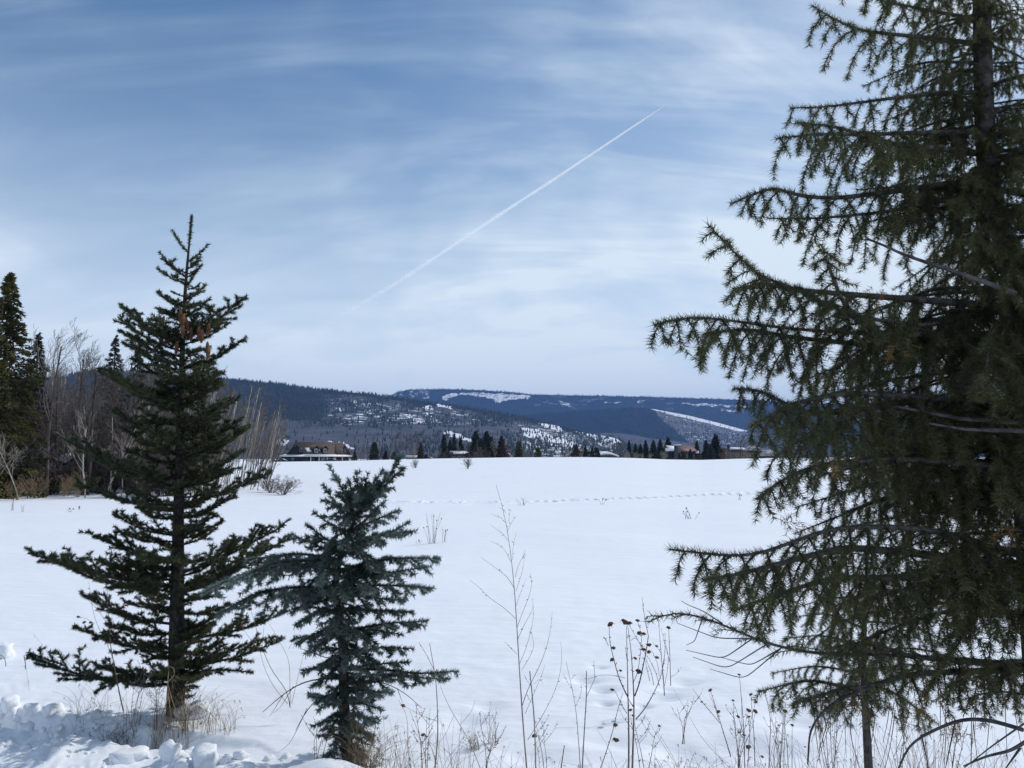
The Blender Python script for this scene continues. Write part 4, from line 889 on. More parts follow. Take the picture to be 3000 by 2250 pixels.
con_px('slim2', 60, 1130, 33, 'dark low spruce tucked against the right side of the big edge spruce', 'dark spruces of the left wood', wid=1.7)
con_px('slim', 395, 1010, 44, 'dark spruce deep in the wood, hidden behind the stem of the tall foreground spruce', 'dark spruces of the left wood', wid=1.1)

FARC = [(1098, 1295, 215, 'far3', .75, 'dark green round-shouldered spruce right of the big lodge', 'needle_dark'), (1131, 1317, 220, 'far1', .8, 'smaller spruce right beside the round-shouldered one near the lodge', 'needle_dark'), (1156, 1323, 216, 'far3', .8, 'low bushy conifer, right end of the trio beside the lodge', 'needle_dark'),
 (1041, 1320, 212, 'far1', .8, 'small dark conifer alone just right of the lodge', 'needle_dark'), (1234, 1296, 240, 'far2', .8, 'brown-green conifer behind the narrow lone field bush', 'needle_olive'), (1249, 1330, 230, 'far3', .9, 'tiny low conifer beside the small snow-capped shed', 'needle_dark'),
 (1301, 1273, 250, 'far2', .75, 'tall dark conifer, leftmost of the row behind the low-roofed cabin', 'needle_dark'), (1319, 1287, 255, 'far2', .7, 'thin conifer, second in the row behind the low-roofed cabin', 'needle_dark'), (1331, 1271, 258, 'far2', .6, 'narrow columnar conifer in the row behind the low-roofed cabin', 'needle_dark'), (1350, 1283, 255, 'far2', .75, 'dark conifer, right end of the row behind the low-roofed cabin', 'needle_dark'),
 (1394, 1262, 235, 'far1', .85, 'very tall dark conifer, left one of the pair above the wide field bush', 'needle_dark'), (1426, 1263, 238, 'far1', .8, 'very tall dark conifer, right one of the pair above the wide field bush', 'needle_dark'), (1408, 1285, 232, 'far3', .9, 'broad dark conifer filling the gap between the tall pair', 'needle_dark'), (1440, 1280, 242, 'far1', .8, 'dark conifer leaning on the right of the tall pair', 'needle_dark'),
 (1469, 1277, 245, 'far1', .8, 'dark-topped conifer with rust-red growth below it', 'needle_rust'), (1520, 1291, 238, 'far3', .6, 'brown-green rounded conifer standing between gabled cottage and open slope', 'needle_olive'), (1575, 1312, 225, 'far3', 1.0, 'small round green tree with a dark top on the snow edge', 'needle_olive'),
 (1686, 1301, 230, 'far3', .75, 'rust-brown conifer left of the tan cottage', 'needle_rust'), (1714, 1304, 245, 'far2', .7, 'slim dark conifer over the tan cottage', 'needle_dark'), (1734, 1308, 245, 'far2', .65, 'slim dark conifer left of the round dark tree', 'needle_dark'), (1747, 1310, 228, 'far3', .8, 'round dark conifer against the left end of the white curved roof', 'needle_dark'),
 (1842, 1290, 250, 'far2', .6, 'thin dark conifer right of the white curved roof', 'needle_dark'), (1861, 1299, 248, 'far1', .7, 'dark conifer in the row left of the stone chimney', 'needle_dark'), (1875, 1300, 240, 'far1', .7, 'dark bushy conifer in the row left of the stone chimney, fourth from it', 'needle_dark'), (1890, 1290, 246, 'far1', .65, 'pointed dark conifer in the row left of the stone chimney, third from it', 'needle_dark'), (1913, 1289, 236, 'far1', .75, 'full dark conifer in the row left of the stone chimney, second from it', 'needle_dark'), (1933, 1287, 238, 'far1', .75, 'full dark conifer nearest the stone chimney on its left', 'needle_dark'),
 (1956, 1281, 275, 'far1', .75, 'tall dark conifer rising behind the stone chimney', 'needle_dark'), (2040, 1291, 280, 'far2', .8, 'dark conifer behind the gable of the red-roofed house', 'needle_dark'), (2067, 1289, 246, 'far1', .8, 'dark green conifer just right of the red-roofed house', 'needle_dark'), (2095, 1272, 238, 'far1', .85, 'tallest and broadest dark conifer, right of the red-roofed house', 'needle_dark'), (2079, 1300, 232, 'far3', .7, 'lower conifer between the two tall ones right of the red-roofed house', 'needle_dark'),
 (2020, 1315, 236, 'far1', .8, 'young grey-green conifer in front of the dark gable of the red-roofed house', 'needle_dark'), (2000, 1322, 236, 'far2', .9, 'olive young conifer in front of the red-roofed house', 'needle_olive'), (1988, 1325, 238, 'far2', .9, 'low olive conifer below the edge of the red roof', 'needle_olive'), (2600, 1285, 240, 'far1', .8, 'dark conifer far off behind the limbs of the big fir', 'needle_dark'), (2760, 1280, 240, 'far1', .8, 'dark far conifer glimpsed behind the trunk side of the big fir', 'needle_dark')]
for u, vt_, y, k, w, lab, mk in FARC:
    con_px(k, u, vt_, y, lab, 'evergreens beyond the field', mk=mk, wid=w * 1.35, rz=u, name='conifer', cat='conifer')
FARB = [('pole1', 1172, 1262, 250), ('pole1', 1190, 1268, 255), ('pole1', 1208, 1272, 250), ('pole1', 1160, 1275, 262), ('pole1', 1222, 1276, 258), ('pole1', 1068, 1290, 262), ('pole1', 1080, 1285, 264), ('round1', 1806, 1288, 250), ('round2', 1860, 1322, 225), ('round2', 1880, 1325, 226), ('round2', 1902, 1324, 228), ('round2', 1942, 1318, 226), ('round2', 1834, 1318, 232),
        ('round1', 2163, 1272, 262), ('pole1', 2175, 1276, 268), ('round1', 2205, 1300, 290), ('round2', 2122, 1310, 240), ('round2', 2140, 1318, 238), ('round2', 2158, 1320, 238), ('round2', 2180, 1316, 240), ('round2', 2112, 1322, 234), ('round1', 1366, 1290, 232), ('round1', 1384, 1310, 225), ('round1', 1412, 1308, 222), ('round2', 1430, 1318, 222), ('round1', 1450, 1290, 238),
        ('round1', 1480, 1292, 240), ('round1', 1500, 1312, 235), ('round2', 1540, 1318, 232), ('round1', 1555, 1316, 238), ('round2', 1610, 1322, 236), ('round1', 1665, 1308, 240), ('round2', 1650, 1318, 240), ('round2', 1765, 1328, 225), ('round1', 1285, 1312, 235), ('round1', 1268, 1316, 236), ('round2', 1300, 1322, 228), ('round2', 1335, 1330, 222), ('round1', 1212, 1308, 230), ('round1', 1020, 1302, 300), ('round1', 1005, 1296, 310),
        ('round1', 1350, 1300, 240), ('round2', 1395, 1320, 222), ('round1', 1330, 1306, 262), ('pole1', 1398, 1288, 228), ('pole1', 1320, 1300, 262), ('pole1', 1375, 1300, 226), ('round2', 2250, 1322, 250), ('round1', 2290, 1308, 250), ('round2', 2320, 1316, 240), ('round1', 800, 1290, 330), ('round1', 770, 1300, 320), ('pole1', 790, 1270, 340), ('round1', 740, 1290, 300), ('round1', 815, 1300, 325), ('round2', 835, 1312, 320), ('round1', 850, 1290, 330), ('round1', 1000, 1310, 315), ('round2', 1030, 1318, 300), ('pole1', 1090, 1278, 262), ('pole1', 1120, 1282, 262), ('round1', 1060, 1308, 262), ('round1', 1140, 1300, 262), ('pole1', 1046, 1296, 268), ('round1', 700, 1295, 300)]
LMK = [(895, 'the big dark lodge'), (1098, 'the round-shouldered spruce'), (1217, 'the narrow lone bush'), (1345, 'the low-roofed cabin'), (1410, 'the tall conifer pair'), (1482, 'the snowy-gabled cottage'), (1575, 'the small round green tree'), (1706, 'the tan flat-roofed cottage'), (1784, 'the white curved roof'), (1966, 'the stone chimney'), (2095, 'the tallest dark conifer'), (2160, 'the long snow-roofed house'), (2214, 'the hip-roofed house'), (2256, 'the frosted-roof outbuilding')]
_seen = {}
def far_label(k, u, vt_, mw):
    lu, ln = min(LMK, key=lambda q: abs(q[0] - u)); side = 'right of' if u > lu + 8 else ('left of' if u < lu - 8 else 'right behind')
    sz = 'tall' if vt_ < 1280 else ('mid-sized' if vt_ < 1305 else 'low'); shp = {'pole1': 'narrow upright', 'round1': 'round-crowned', 'round2': 'many-stemmed'}[k]; col = {'twig_pale': 'pale', 'twig_grey': 'grey', 'twig_brown': 'brown', 'twig_mauve': 'mauve', 'needle_rust': 'rust-red'}[mw]
    s = '%s %s %s bare tree %s %s' % (sz, shp, col, side, ln); _seen[s] = _seen.get(s, 0) + 1
    return s if _seen[s] == 1 else s + ', ' + ['', '', 'second', 'third', 'fourth', 'fifth'][_seen[s]] + ' one'
for k, u, vt_, y in FARB:
    p = at_u(u, y); h = (HOR - vt_) / F * y + CAMH - p[2]; mw = random.choice(['twig_mauve', 'twig_grey', 'twig_grey', 'twig_brown'])
    mt = 'aspen_dark'
    if u in (1860, 1880, 1902, 1942, 1834, 2122, 2140, 2158, 2180): mw = 'twig_pale'; mt = 'aspen_white'
    if u in (1480, 1665, 1650): mw = 'needle_rust'
    bare(k, 'bare_tree', p, u, h / HT[k], far_label(k, u, vt_, mw), 'bare tree', 'leafless trees among the far houses', mt, mw)
mb = MB(); rg = random.Random(5)
for i in range(5200):   # low brush along the far edge of the field
    u = rg.uniform(1030, 2700); y = rg.uniform(200, 236); x = (u - 1500) / F * y; z = float(-.35); h = rg.uniform(.9, 1.9) * (.8 + .5 * fbm(u / 30, 1.0, 3))
    w = .10; mb.add([(x - w, y, z - .5), (x + w, y + .1, z - .5), (x + rg.uniform(-.7, .7), y + rg.uniform(-.5, .5), z + h)], [(0, 1, 2)])
o = mb.build('field_edge_brush', M['twig_mauve']); tag(o, kind='stuff')

# ------------------------------------------------------------------ houses
def gable_box(mb, x0, x1, y0, y1, h, rise, along='x'):
    """walls with gables; the ridge runs along x or y"""
    if along == 'x':
        ym = (y0 + y1) / 2; V = [(x0, y0, -1.2), (x1, y0, -1.2), (x1, y1, -1.2), (x0, y1, -1.2), (x0, y0, h), (x1, y0, h), (x1, y1, h), (x0, y1, h), (x0, ym, h + rise), (x1, ym, h + rise)]
        T = [(0, 1, 5), (0, 5, 4), (2, 3, 7), (2, 7, 6), (1, 2, 6), (1, 6, 5), (5, 6, 9), (3, 0, 4), (3, 4, 7), (7, 4, 8), (4, 5, 9), (4, 9, 8), (6, 7, 8), (6, 8, 9)]
    else:
        xm = (x0 + x1) / 2; V = [(x0, y0, -1.2), (x1, y0, -1.2), (x1, y1, -1.2), (x0, y1, -1.2), (x0, y0, h), (x1, y0, h), (x1, y1, h), (x0, y1, h), (xm, y0, h + rise), (xm, y1, h + rise)]
        T = [(0, 1, 5), (0, 5, 4), (4, 5, 8), (2, 3, 7), (2, 7, 6), (6, 7, 9), (1, 2, 6), (1, 6, 5), (3, 0, 4), (3, 4, 7), (5, 6, 9), (5, 9, 8), (7, 4, 8), (7, 8, 9)]
    mb.add(V, T)
def roof_planes(x0, x1, y0, y1, h, rise, ov, along='x', up=0.0):
    """two sloping quads with overhang"""
    if along == 'x':
        ym = (y0 + y1) / 2; s = rise / ((y1 - y0) / 2)
        return [[(x0 - ov, y0 - ov, h - s * ov + up), (x1 + ov, y0 - ov, h - s * ov + up), (x1 + ov, ym, h + rise + up), (x0 - ov, ym, h + rise + up)],
                [(x0 - ov, ym, h + rise + up), (x1 + ov, ym, h + rise + up), (x1 + ov, y1 + ov, h - s * ov + up), (x0 - ov, y1 + ov, h - s * ov + up)]]
    xm = (x0 + x1) / 2; s = rise / ((x1 - x0) / 2)
    return [[(x0 - ov, y0 - ov, h - s * ov + up), (xm, y0 - ov, h + rise + up), (xm, y1 + ov, h + rise + up), (x0 - ov, y1 + ov, h - s * ov + up)],
            [(xm, y0 - ov, h + rise + up), (x1 + ov, y0 - ov, h - s * ov + up), (x1 + ov, y1 + ov, h - s * ov + up), (xm, y1 + ov, h + rise + up)]]
def part(root, name, mt, quads=None, th=.2, boxes=None, label=None, parent=None):
    mb = MB()
    for q in quads or []: mb.slab(q, th)
    for b in boxes or []: mb.box(*b)
    o = mb.build(name, M[mt], parent or root)
    if label: o['label'] = label
    return o
def window(root, x, y, z, w, h, face='y', name='window', f=.16):
    if face == 'y':
        o = part(root, name, 'trim', boxes=[((x - w / 2, y - .08, z), (x + w / 2, y + .05, z + f)), ((x - w / 2, y - .08, z + h - f), (x + w / 2, y + .05, z + h)), ((x - w / 2, y - .08, z + f), (x - w / 2 + f, y + .05, z + h - f)), ((x + w / 2 - f, y - .08, z + f), (x + w / 2, y + .05, z + h - f))])
        part(root, 'pane', 'glass', boxes=[((x - w / 2 + f, y - .03, z + f), (x + w / 2 - f, y + .02, z + h - f))], parent=o)
    else:
        o = part(root, name, 'trim', boxes=[((x - .08, y - w / 2, z), (x + .05, y + w / 2, z + f)), ((x - .08, y - w / 2, z + h - f), (x + .05, y + w / 2, z + h)), ((x - .08, y - w / 2, z + f), (x + .05, y - w / 2 + f, z + h - f)), ((x - .08, y + w / 2 - f, z + f), (x + .05, y + w / 2, z + h - f))])
        part(root, 'pane', 'glass', boxes=[((x - .03, y - w / 2 + f, z + f), (x + .02, y + w / 2 - f, z + h - f))], parent=o)
def lodge():
    y = 286.0; sc = y / F
    p = P(895, 1353, y); p[2] = -0.75; root = empty('house', p, R(50))
    tag(root, 'big dark log lodge with steep gable, dormers and snowy wraparound porch roof', 'house')
    # local frame: origin at the near corner, x runs along the long dormered front to the right, y runs back along the dark gable end
    L, Wd = 21.0, 12.0
    mb = MB(); gable_box(mb, 0.0, L, 0.0, Wd, 2.9, 5.0, 'x'); mb.build('wall', M['wall_dark'], root)
    rp = roof_planes(0, L, 0, Wd, 2.9, 5.0, .7, 'x', .12); part(root, 'roof', 'shingle', rp, .25)
    for k, s in ((0, (.05, .62)), (0, (.62, .97))):
        pass
    q = np.array(rp[0]); 
    def sub(f0, f1, g0, g1, up=.16):
        a, b, c, d = q; P_ = lambda f, g: (a * (1 - f) + b * f) * (1 - g) + (d * (1 - f) + c * f) * g + np.array([0, 0, up]); return [P_(f0, g0), P_(f1, g0), P_(f1, g1), P_(f0, g1)]
    part(root, 'roof_snow', 'roof_snow', [sub(.10, .24, .30, .55), sub(.26, .50, .35, .55)], .16)
    # porch roof, all snow
    x0, x1, y0, y1 = -3.2, L + .8, -3.0, Wd + 2.0
    part(root, 'porch_roof', 'roof_snow', [[(x0, y0, 2.45), (x1, y0, 2.45), (x1, -0.02, 3.15), (-.02, -.02, 3.15)], [(x0, y1, 2.45), (x0, y0, 2.45), (-.02, -.02, 3.15), (-.02, y1, 3.15)]], .25)
    part(root, 'porch_fascia', 'wall_dark', boxes=[((x0 + .1, y0 + .1, 1.95), (x1, y0 + .25, 2.18)), ((x0 + .1, y0 + .26, 1.95), (x0 + .25, y1, 2.18))])
    part(root, 'garage_wall', 'wall_dark', boxes=[((-2.6, -2.3, -1.2), (-.05, Wd + 1.5, 2.15))])
    for x in (.4, 4.2, 8.0, 11.6, 15.2, 18.6): part(root, 'porch_post', 'trim', boxes=[((x - .17, -2.85, -1.2), (x + .17, -2.5, 2.1))])
    part(root, 'door', 'trim', boxes=[((7.0, -.14, -.6), (9.0, -.03, 1.9))], label='pale front door with a dark oval pane'); 
    for x in (3.0, 11.0, 13.6, 17.6): window(root, x, -.06, .0, 1.7, 1.6)
    window(root, -2.66, 4.4, .8, 1.4, .8, 'x'); window(root, -.06, 3.2, 4.0, 1.4, 1.7, 'x')
    for k, x in enumerate((5.0, 9.2)):
        d = MB(); gable_box(d, x - 1.3, x + 1.3, .35, 4.0, 5.5, 1.1, 'y'); o = d.build('dormer', M['wall_dark'], root)
        part(root, 'dormer_roof', 'shingle', roof_planes(x - 1.3, x + 1.3, .35, 4.6, 5.5, 1.1, .3, 'y', .14), .22, parent=o)
        window(o, x, .28, 3.7, 1.5, 1.6) if False else None
        f_ = part(root, 'window', 'trim', boxes=[((x - .8, .26, 3.7), (x - .6, .40, 5.3)), ((x + .6, .26, 3.7), (x + .8, .40, 5.3)), ((x - .6, .26, 3.7), (x + .6, .40, 3.9)), ((x - .6, .26, 5.1), (x + .6, .40, 5.3))]); part(root, 'pane', 'glass', boxes=[((x - .6, .30, 3.9), (x + .6, .36, 5.1))], parent=f_)
    cg = MB(); gable_box(cg, 14.4, 20.6, -.5, 5.0, 3.2, 4.0, 'y'); o = cg.build('cross_gable', M['wall_brown'], root); part(root, 'cross_gable_roof', 'shingle', roof_planes(14.4, 20.6, -.5, 5.2, 3.2, 4.0, .6, 'y', .15), .25, parent=o)
    for x in (16.2, 18.6): 
        f_ = part(root, 'window', 'trim', boxes=[((x - .7, -.62, 3.9), (x + .7, -.52, 5.4))]); part(root, 'pane', 'glass', boxes=[((x - .5, -.68, 4.1), (x + .5, -.622, 5.2))], parent=f_)
    part(root, 'chimney', 'stone', boxes=[((-.4, 5.6, 6.0), (.9, 6.9, 8.7))])
    # snowed-in car and hedge by the lodge
    for (u, w, h, lab) in [(823, 4.6, 1.3, 'dark parked car with snow on its roof at the left end of the lodge'), (968, 4.8, 1.4, 'parked car completely covered by snow in front of the lodge')]:
        q_ = P(u, 1350, 272); q_[2] = -.75; e = empty('parked_car', q_, R(8)); tag(e, lab, 'car')
        car_body(e, 'wall_dark', w, h)
def car_body(e, mk, w=4.5, h=1.35):
    prof = [(-.5, .28), (-.5, .62), (-.46, .72), (-.24, .76), (-.13, 1.0), (.22, 1.0), (.36, .74), (.48, .66), (.5, .5), (.5, .28)]
    mb = MB(); n = len(prof); V = [(x * w, -.85, z * h) for x, z in prof] + [(x * w, .85, z * h) for x, z in prof]
    mb.add(V, [(i, (i + 1) % n, n + (i + 1) % n) for i in range(n)] + [(i, n + (i + 1) % n, n + i) for i in range(n)] + [(0, i + 1, i) for i in range(1, n - 1)] + [(n, n + i, n + i + 1) for i in range(1, n - 1)]); mb.build('body', M[mk], e)
    s = MB(); pr = [(-.47, .75), (-.24, .80), (-.13, 1.05), (-.05, 1.16), (.14, 1.16), (.22, 1.05), (.36, .80), (.47, .70), (.47, .685), (.36, .77), (.21, 1.015), (-.13, 1.015), (-.24, .775), (-.47, .725)]; n = len(pr)
    V = [(x * w, -.87, z * h) for x, z in pr] + [(x * w, .87, z * h) for x, z in pr]; s.add(V, [(i, (i + 1) % n, n + (i + 1) % n) for i in range(n)] + [(i, n + (i + 1) % n, n + i) for i in range(n)]); s.build('snow_cover', M['roof_snow'], e)
    for x in (-.32, .32):
        for yy in (-.86, .62):
            t = MB(); t.tube([(x * w, yy, .32), (x * w, yy + .24, .32)], (.33, .33), 12); t.build('wheel', M['glass'], e)
lodge()
def small_house(u, v_eave, y, wpx, rise_px, depth_m, wall, roof, label, yaw=0, along='x', snow=None, win=2, hpx=18, chimney=None, zb=-.75):
    s = y / F; w = wpx * s; h = CAMH + (HOR - v_eave) * s - zb; rise = rise_px * s; p = P(u, 1340, y); p[2] = zb; root = empty('house', p, R(yaw)); tag(root, label, 'house')
    x0, x1, y0, y1 = -w / 2, w / 2, 0, depth_m
    mb = MB(); gable_box(mb, x0, x1, y0, y1, h, rise, along); mb.build('wall', M[wall], root)
    rp = roof_planes(x0, x1, y0, y1, h, rise, .6, along, .12); part(root, 'roof', roof, rp, .22)
    if snow:
        for (k, f0, f1, g0, g1) in snow:
            q = np.array(rp[k]); a, b, c, d = q; P_ = lambda f, g: (a * (1 - f) + b * f) * (1 - g) + (d * (1 - f) + c * f) * g + np.array([0, 0, .2]); part(root, 'roof_snow', 'roof_snow', [[P_(f0, g0), P_(f1, g0), P_(f1, g1), P_(f0, g1)]], .2)
    for i in range(win): window(root, x0 + w * (i + .5) / win, y0 - .06, h * .45, min(1.4, w / win * .5), h * .35)
    if chimney: cx, cw, ch = chimney; part(root, 'chimney', 'stone', boxes=[((cx, y0 + 1.0, -1.0), (cx + cw, y0 + 2.2, ch))]); part(root, 'chimney_snow', 'roof_snow', boxes=[((cx - .1, y0 + .95, ch), (cx + cw + .1, y0 + 2.25, ch + .25))])
    return root, h, rise
small_house(1345, 1331, 236, 46, 7, 9, 'wall_brown', 'wall_brown', 'low brown cabin with a flat snow-streaked roof, left of the tall conifer pair', 6, 'x', [(0, .2, .98, .1, .75), (0, .05, .95, .9, 1.0)], 3)
small_house(1482, 1334, 250, 26, 11, 8, 'wall_brown', 'grey_roof', 'cottage with a snowy gable end peeping out right of the rust-topped conifer', 20, 'y', [(1, 0, 1, 0, 1)], 1)
small_house(1450, 1336, 262, 12, 12, 6, 'wall_tan', 'grey_roof', 'tiny pale gabled house half hidden behind the right foot of the tall conifer pair', 0, 'y', [(0, 0, 1, 0, 1)], 1)
small_house(1706, 1323, 250, 22, 3, 7, 'wall_tan', 'wall_brown', 'small tan flat-roofed cottage right of the rust-brown conifer', 0, 'x', None, 2)
small_house(1727, 1325, 262, 26, 4, 8, 'wall_dark', 'wall_dark', 'dark low cottage with one snow patch, left of the white curved roof', 0, 'x', [(0, .55, .85, -2.0, -1.0)], 1)
small_house(1640, 1342, 240, 24, 5, 7, 'wall_brown', 'grey_roof', 'sunken low shed whose snowy roof barely shows over the snow field', 0, 'x', [(0, 0, 1, .5, 1)], 0)
small_house(1203, 1341, 236, 22, 4, 6, 'wall_tan', 'wall_tan', 'low shed with a sunlit tan roof left of the narrow field bush', 0, 'x', [(0, 0, 1, .5, 1)], 1)
small_house(2072, 1325, 252, 8, 4, 5, 'wall_brown', 'grey_roof', 'tiny snow-roofed hut at the right foot of the red-roofed house', 0, 'x', [(0, 0, 1, 0, 1)], 0)
def shed():
    q_ = P(1256, 1344, 232); q_[2] = -.1; e = empty('parked_car', q_, 0); tag(e, 'dark car roofed with snow parked between the narrow and the wide field bush', 'car'); car_body(e, 'wall_dark', 3.4, 1.3)
shed()
def curved_house():
    y = 240; s = y / F; p = P(1784, 1342, y); p[2] = -.75; root = empty('house', p, 0); tag(root, 'modern house with a white curved snow roof sweeping down at its left side', 'house')
    w = 56 * s; mb = MB(); mb.box((-w / 2 + .8, .5, -1), (w / 2 - .5, 8, 2.3)); mb.build('wall', M['wall_brown'], root)
    n = 16; q = []
    for i in range(n + 1):
        f = i / n; x = -w / 2 - .3 + (w + .4) * f; z = 2.35 + 1.15 * math.sin(math.pi * min(1, f * .75 + .18)); q.append((x, z))
    R_ = [[(q[i][0], -.3, q[i][1]), (q[i + 1][0], -.3, q[i + 1][1]), (q[i + 1][0], 8.4, q[i + 1][1] + .5), (q[i][0], 8.4, q[i][1] + .5)] for i in range(n)]
    part(root, 'roof', 'roof_snow', R_, .45)
    part(root, 'side_roof', 'roof_snow', [[(-w / 2, -.5, 2.5), (-w / 2 + .9, -.5, 2.5), (-w / 2 + 2.9, -.5, .3), (-w / 2 + 2.2, -.5, .3)]], .3); part(root, 'porch_roof', 'roof_snow', [[(.3, -2.5, 1.0), (w / 2 - .2, -2.5, 1.0), (w / 2 - .2, -.2, 1.9), (.9, -.2, 1.9)]], .3)
    for x in (-1.2, .4, 1.8): window(root, x, .44, .6, 1.0, 1.1)
curved_house()
def red_house():
    y = 258; s = y / F; p = P(2000, 1345, y); p[2] = -.75; root = empty('house', p, R(12)); tag(root, 'dark house with a dull red metal roof and a big stone chimney capped with snow', 'house')
    w = 66 * s; h = 4.3; rise = 1.75
    mb = MB(); gable_box(mb, -w / 2, w / 2 + .8, 0, 8, h, rise, 'x'); mb.build('wall', M['wall_dark'], root); rp = roof_planes(-w / 2, w / 2 + .8, 0, 8, h, rise, .6, 'x', .1); part(root, 'roof', 'red_roof', rp, .2)
    a, b, c, d = np.array(rp[0]); P_ = lambda f, g: (a * (1 - f) + b * f) * (1 - g) + (d * (1 - f) + c * f) * g + np.array([0, 0, .25]); part(root, 'roof_snow', 'roof_snow', [[P_(.0, .0), P_(.32, .0), P_(.36, .7), (P_(.0, .9))]], .22)
    part(root, 'eave_snow', 'roof_snow', boxes=[((w / 2 + 1.3, .2, h - .9), (w / 2 + 2.3, 2.0, h - .1)), ((-w / 2 - 1.5, -.2, h - .2), (-w / 2 - .4, 2.0, h + .9))])
    part(root, 'chimney', 'stone', boxes=[((-w / 2 + .5, -1.6, -1.0), (-w / 2 + 2.5, -.62, 6.1))]); part(root, 'chimney_cap_snow', 'roof_snow', boxes=[((-w / 2 + .4, -1.7, 6.1), (-w / 2 + 2.6, -.55, 6.4))])
    for x in (-.5, 2.0): window(root, x, -.06, 1.8, 1.2, 1.2)
red_house()
small_house(2160, 1318, 262, 48, 5, 8, 'wall_brown', 'wall_brown', 'long brown house with a thin snow-covered roof right of the tallest conifer', 4, 'x', [(0, .15, 1, .1, 1)], 3, chimney=(-2.9, .8, 6.6))
def hip_house(u, y, wpx, v_e, v_t, label, wall, hip=.3):
    s = y / F; w = wpx * s; zb = -.75; h = CAMH + (HOR - v_e) * s - zb; t = CAMH + (HOR - v_t) * s - zb; p = P(u, 1340, y); p[2] = zb; root = empty('house', p, R(-6)); tag(root, label, 'house')
    part(root, 'wall', wall, boxes=[((-w / 2 + .4, 0, -1), (w / 2 - .4, 7, h - .05))])
    a = np.array([(-w / 2, -.6, h), (w / 2, -.6, h), (w / 2, 7.6, h), (-w / 2, 7.6, h)]); b = np.array([(-w / 2 + w * hip, 3.2, t), (w / 2 - w * hip, 3.2, t), (w / 2 - w * hip, 3.8, t), (-w / 2 + w * hip, 3.8, t)])
    mb = MB(); mb.add(np.vstack([a, b]), [(0, 3, 2, 1), (4, 5, 6, 7), (0, 1, 5, 4), (1, 2, 6, 5), (2, 3, 7, 6), (3, 0, 4, 7)]); mb.build('roof', M['grey_roof'], root)
    for x in (-w * .22, w * .2): window(root, x, -.06, h * .5, 1.0, h * .3)
hip_house(2214, 250, 50, 1320, 1305, 'brown-walled house with a grey hipped roof, right of the long snow-roofed house', 'wall_brown'); hip_house(2256, 240, 38, 1336, 1318, 'low outbuilding whose frosted grey roof reaches down to the snow, right of the hip-roofed house', 'wall_brown', .2)

# snow-laden fallen trunk in the wood
def fallen():
    y = 33.5; root = None; mb = MB(); pts = bez([P(100, 1388, y), P(150, 1370, y), P(180, 1352, y), P(215, 1338, y)], 16)
    mb.tube(pts - np.array([0, 0, .12]), (.16, .11), 8); p = pts[0].copy(); e = empty('fallen_trunk', p); tag(e, 'fallen trunk carrying a bright slab of snow, slanting across the dark left wood', 'fallen tree')
    o = mb.build('log', M['aspen_dark'], e); o.location = [-q for q in p]
    sn = MB(); sn.tube(pts + np.array([0, 0, .04]), np.array([.10, .16, .20, .17, .12, .15, .22, .25, .19, .15, .17, .21, .24, .22, .2, .10]) * .95, 9); o = sn.build('snow_load', M['roof_snow'], e, True); o.location = [-q for q in p]
fallen()
# ------------------------------------------------------------------ lumps of snow thrown out on the ploughed edge
def chunk_mesh(seed, sub=3, flat=.7, rough=.35):
    bm = bmesh.new(); bmesh.ops.create_icosphere(bm, subdivisions=sub, radius=1.0); rg = random.Random(seed); ox, oy = rg.random() * 90, rg.random() * 90
    V = np.array([v.co[:] for v in bm.verts]); n = fbm(V[:, 0] * 1.1 + ox, V[:, 1] * 1.1 + oy + V[:, 2] * 1.3, 3) + .35 * fbm(V[:, 0] * 4 + oy, V[:, 2] * 4 + ox + V[:, 1] * 3, 3)
    V = V / (np.sum(np.abs(V) ** 4.5, 1) ** (1 / 4.5))[:, None] * (1 + rough * 2.6 * n)[:, None] * np.array([1, .8, flat])
    for v, c in zip(bm.verts, V): v.co = c
    for f in bm.faces: f.smooth = True
    me = bpy.data.meshes.new('snow_chunk'); bm.to_mesh(me); bm.free(); me.materials.append(M['snow_lump']); return me
CH = [chunk_mesh(s, 3, random.uniform(.6, .9), random.uniform(.3, .5)) for s in range(9)]
for _m in CH: _m.polygons.foreach_set('use_smooth', [False] * len(_m.polygons)) if False else None
def chunk(u, v, wpx, label, group=None, k=None, y=None, sink=.45, sq=1.0):
    p = G(u, v) if y is None else P(u, v, y); r = wpx / F * p[1] / 2
    o = link('snow_chunk', CH[k if k is not None else random.randrange(9)]); o.location = (p[0], p[1], p[2] + r * sink); o.scale = (r, r, r * sq); o.rotation_euler = (random.uniform(-.3, .3), random.uniform(-.3, .3), random.random() * 6.28)
    tag(o, label, 'snow chunk', group)
chunk(557, 2100, 78, 'block of snow resting alone just right of the foot of the tall spruce', k=1, sq=.75)
chunk(285, 2135, 26, 'small round snow chunk on the smooth bank, left one of a close pair'); chunk(330, 2142, 32, 'small boxy snow chunk on the smooth bank, right one of a close pair')
chunk(12, 1925, 52, 'square grey block of snow lying on the field at the left edge', k=2, sq=1.1)
chunk(380, 2225, 82, 'largest rounded snow boulder on the bank below the tall spruce', k=4, sq=.65, sink=.1); chunk(498, 2225, 52, 'tall thimble-shaped snow chunk on the bank, right of the largest boulder', sq=1.6, k=5)
chunk(600, 2240, 70, 'broad snow clod at the lower edge, left of the heap at the small spruce'); chunk(655, 2235, 34, 'small snow clod beside the heap at the small spruce'); chunk(560, 2205, 18, 'pea-sized snow lump alone on the smooth bank under the block', sq=1.2)
chunk(395, 2110, 24, 'small shaded snow lump left of the base of the tall spruce'); chunk(160, 2088, 44, 'big rounded clod on the crest of the bank at left', k=0); chunk(30, 2080, 60, 'big rounded clod on the crest of the bank at the left edge', k=3); chunk(92, 2088, 34, 'middle clod on the crest of the bank, between two bigger ones', k=6)
rc = random.Random(4)
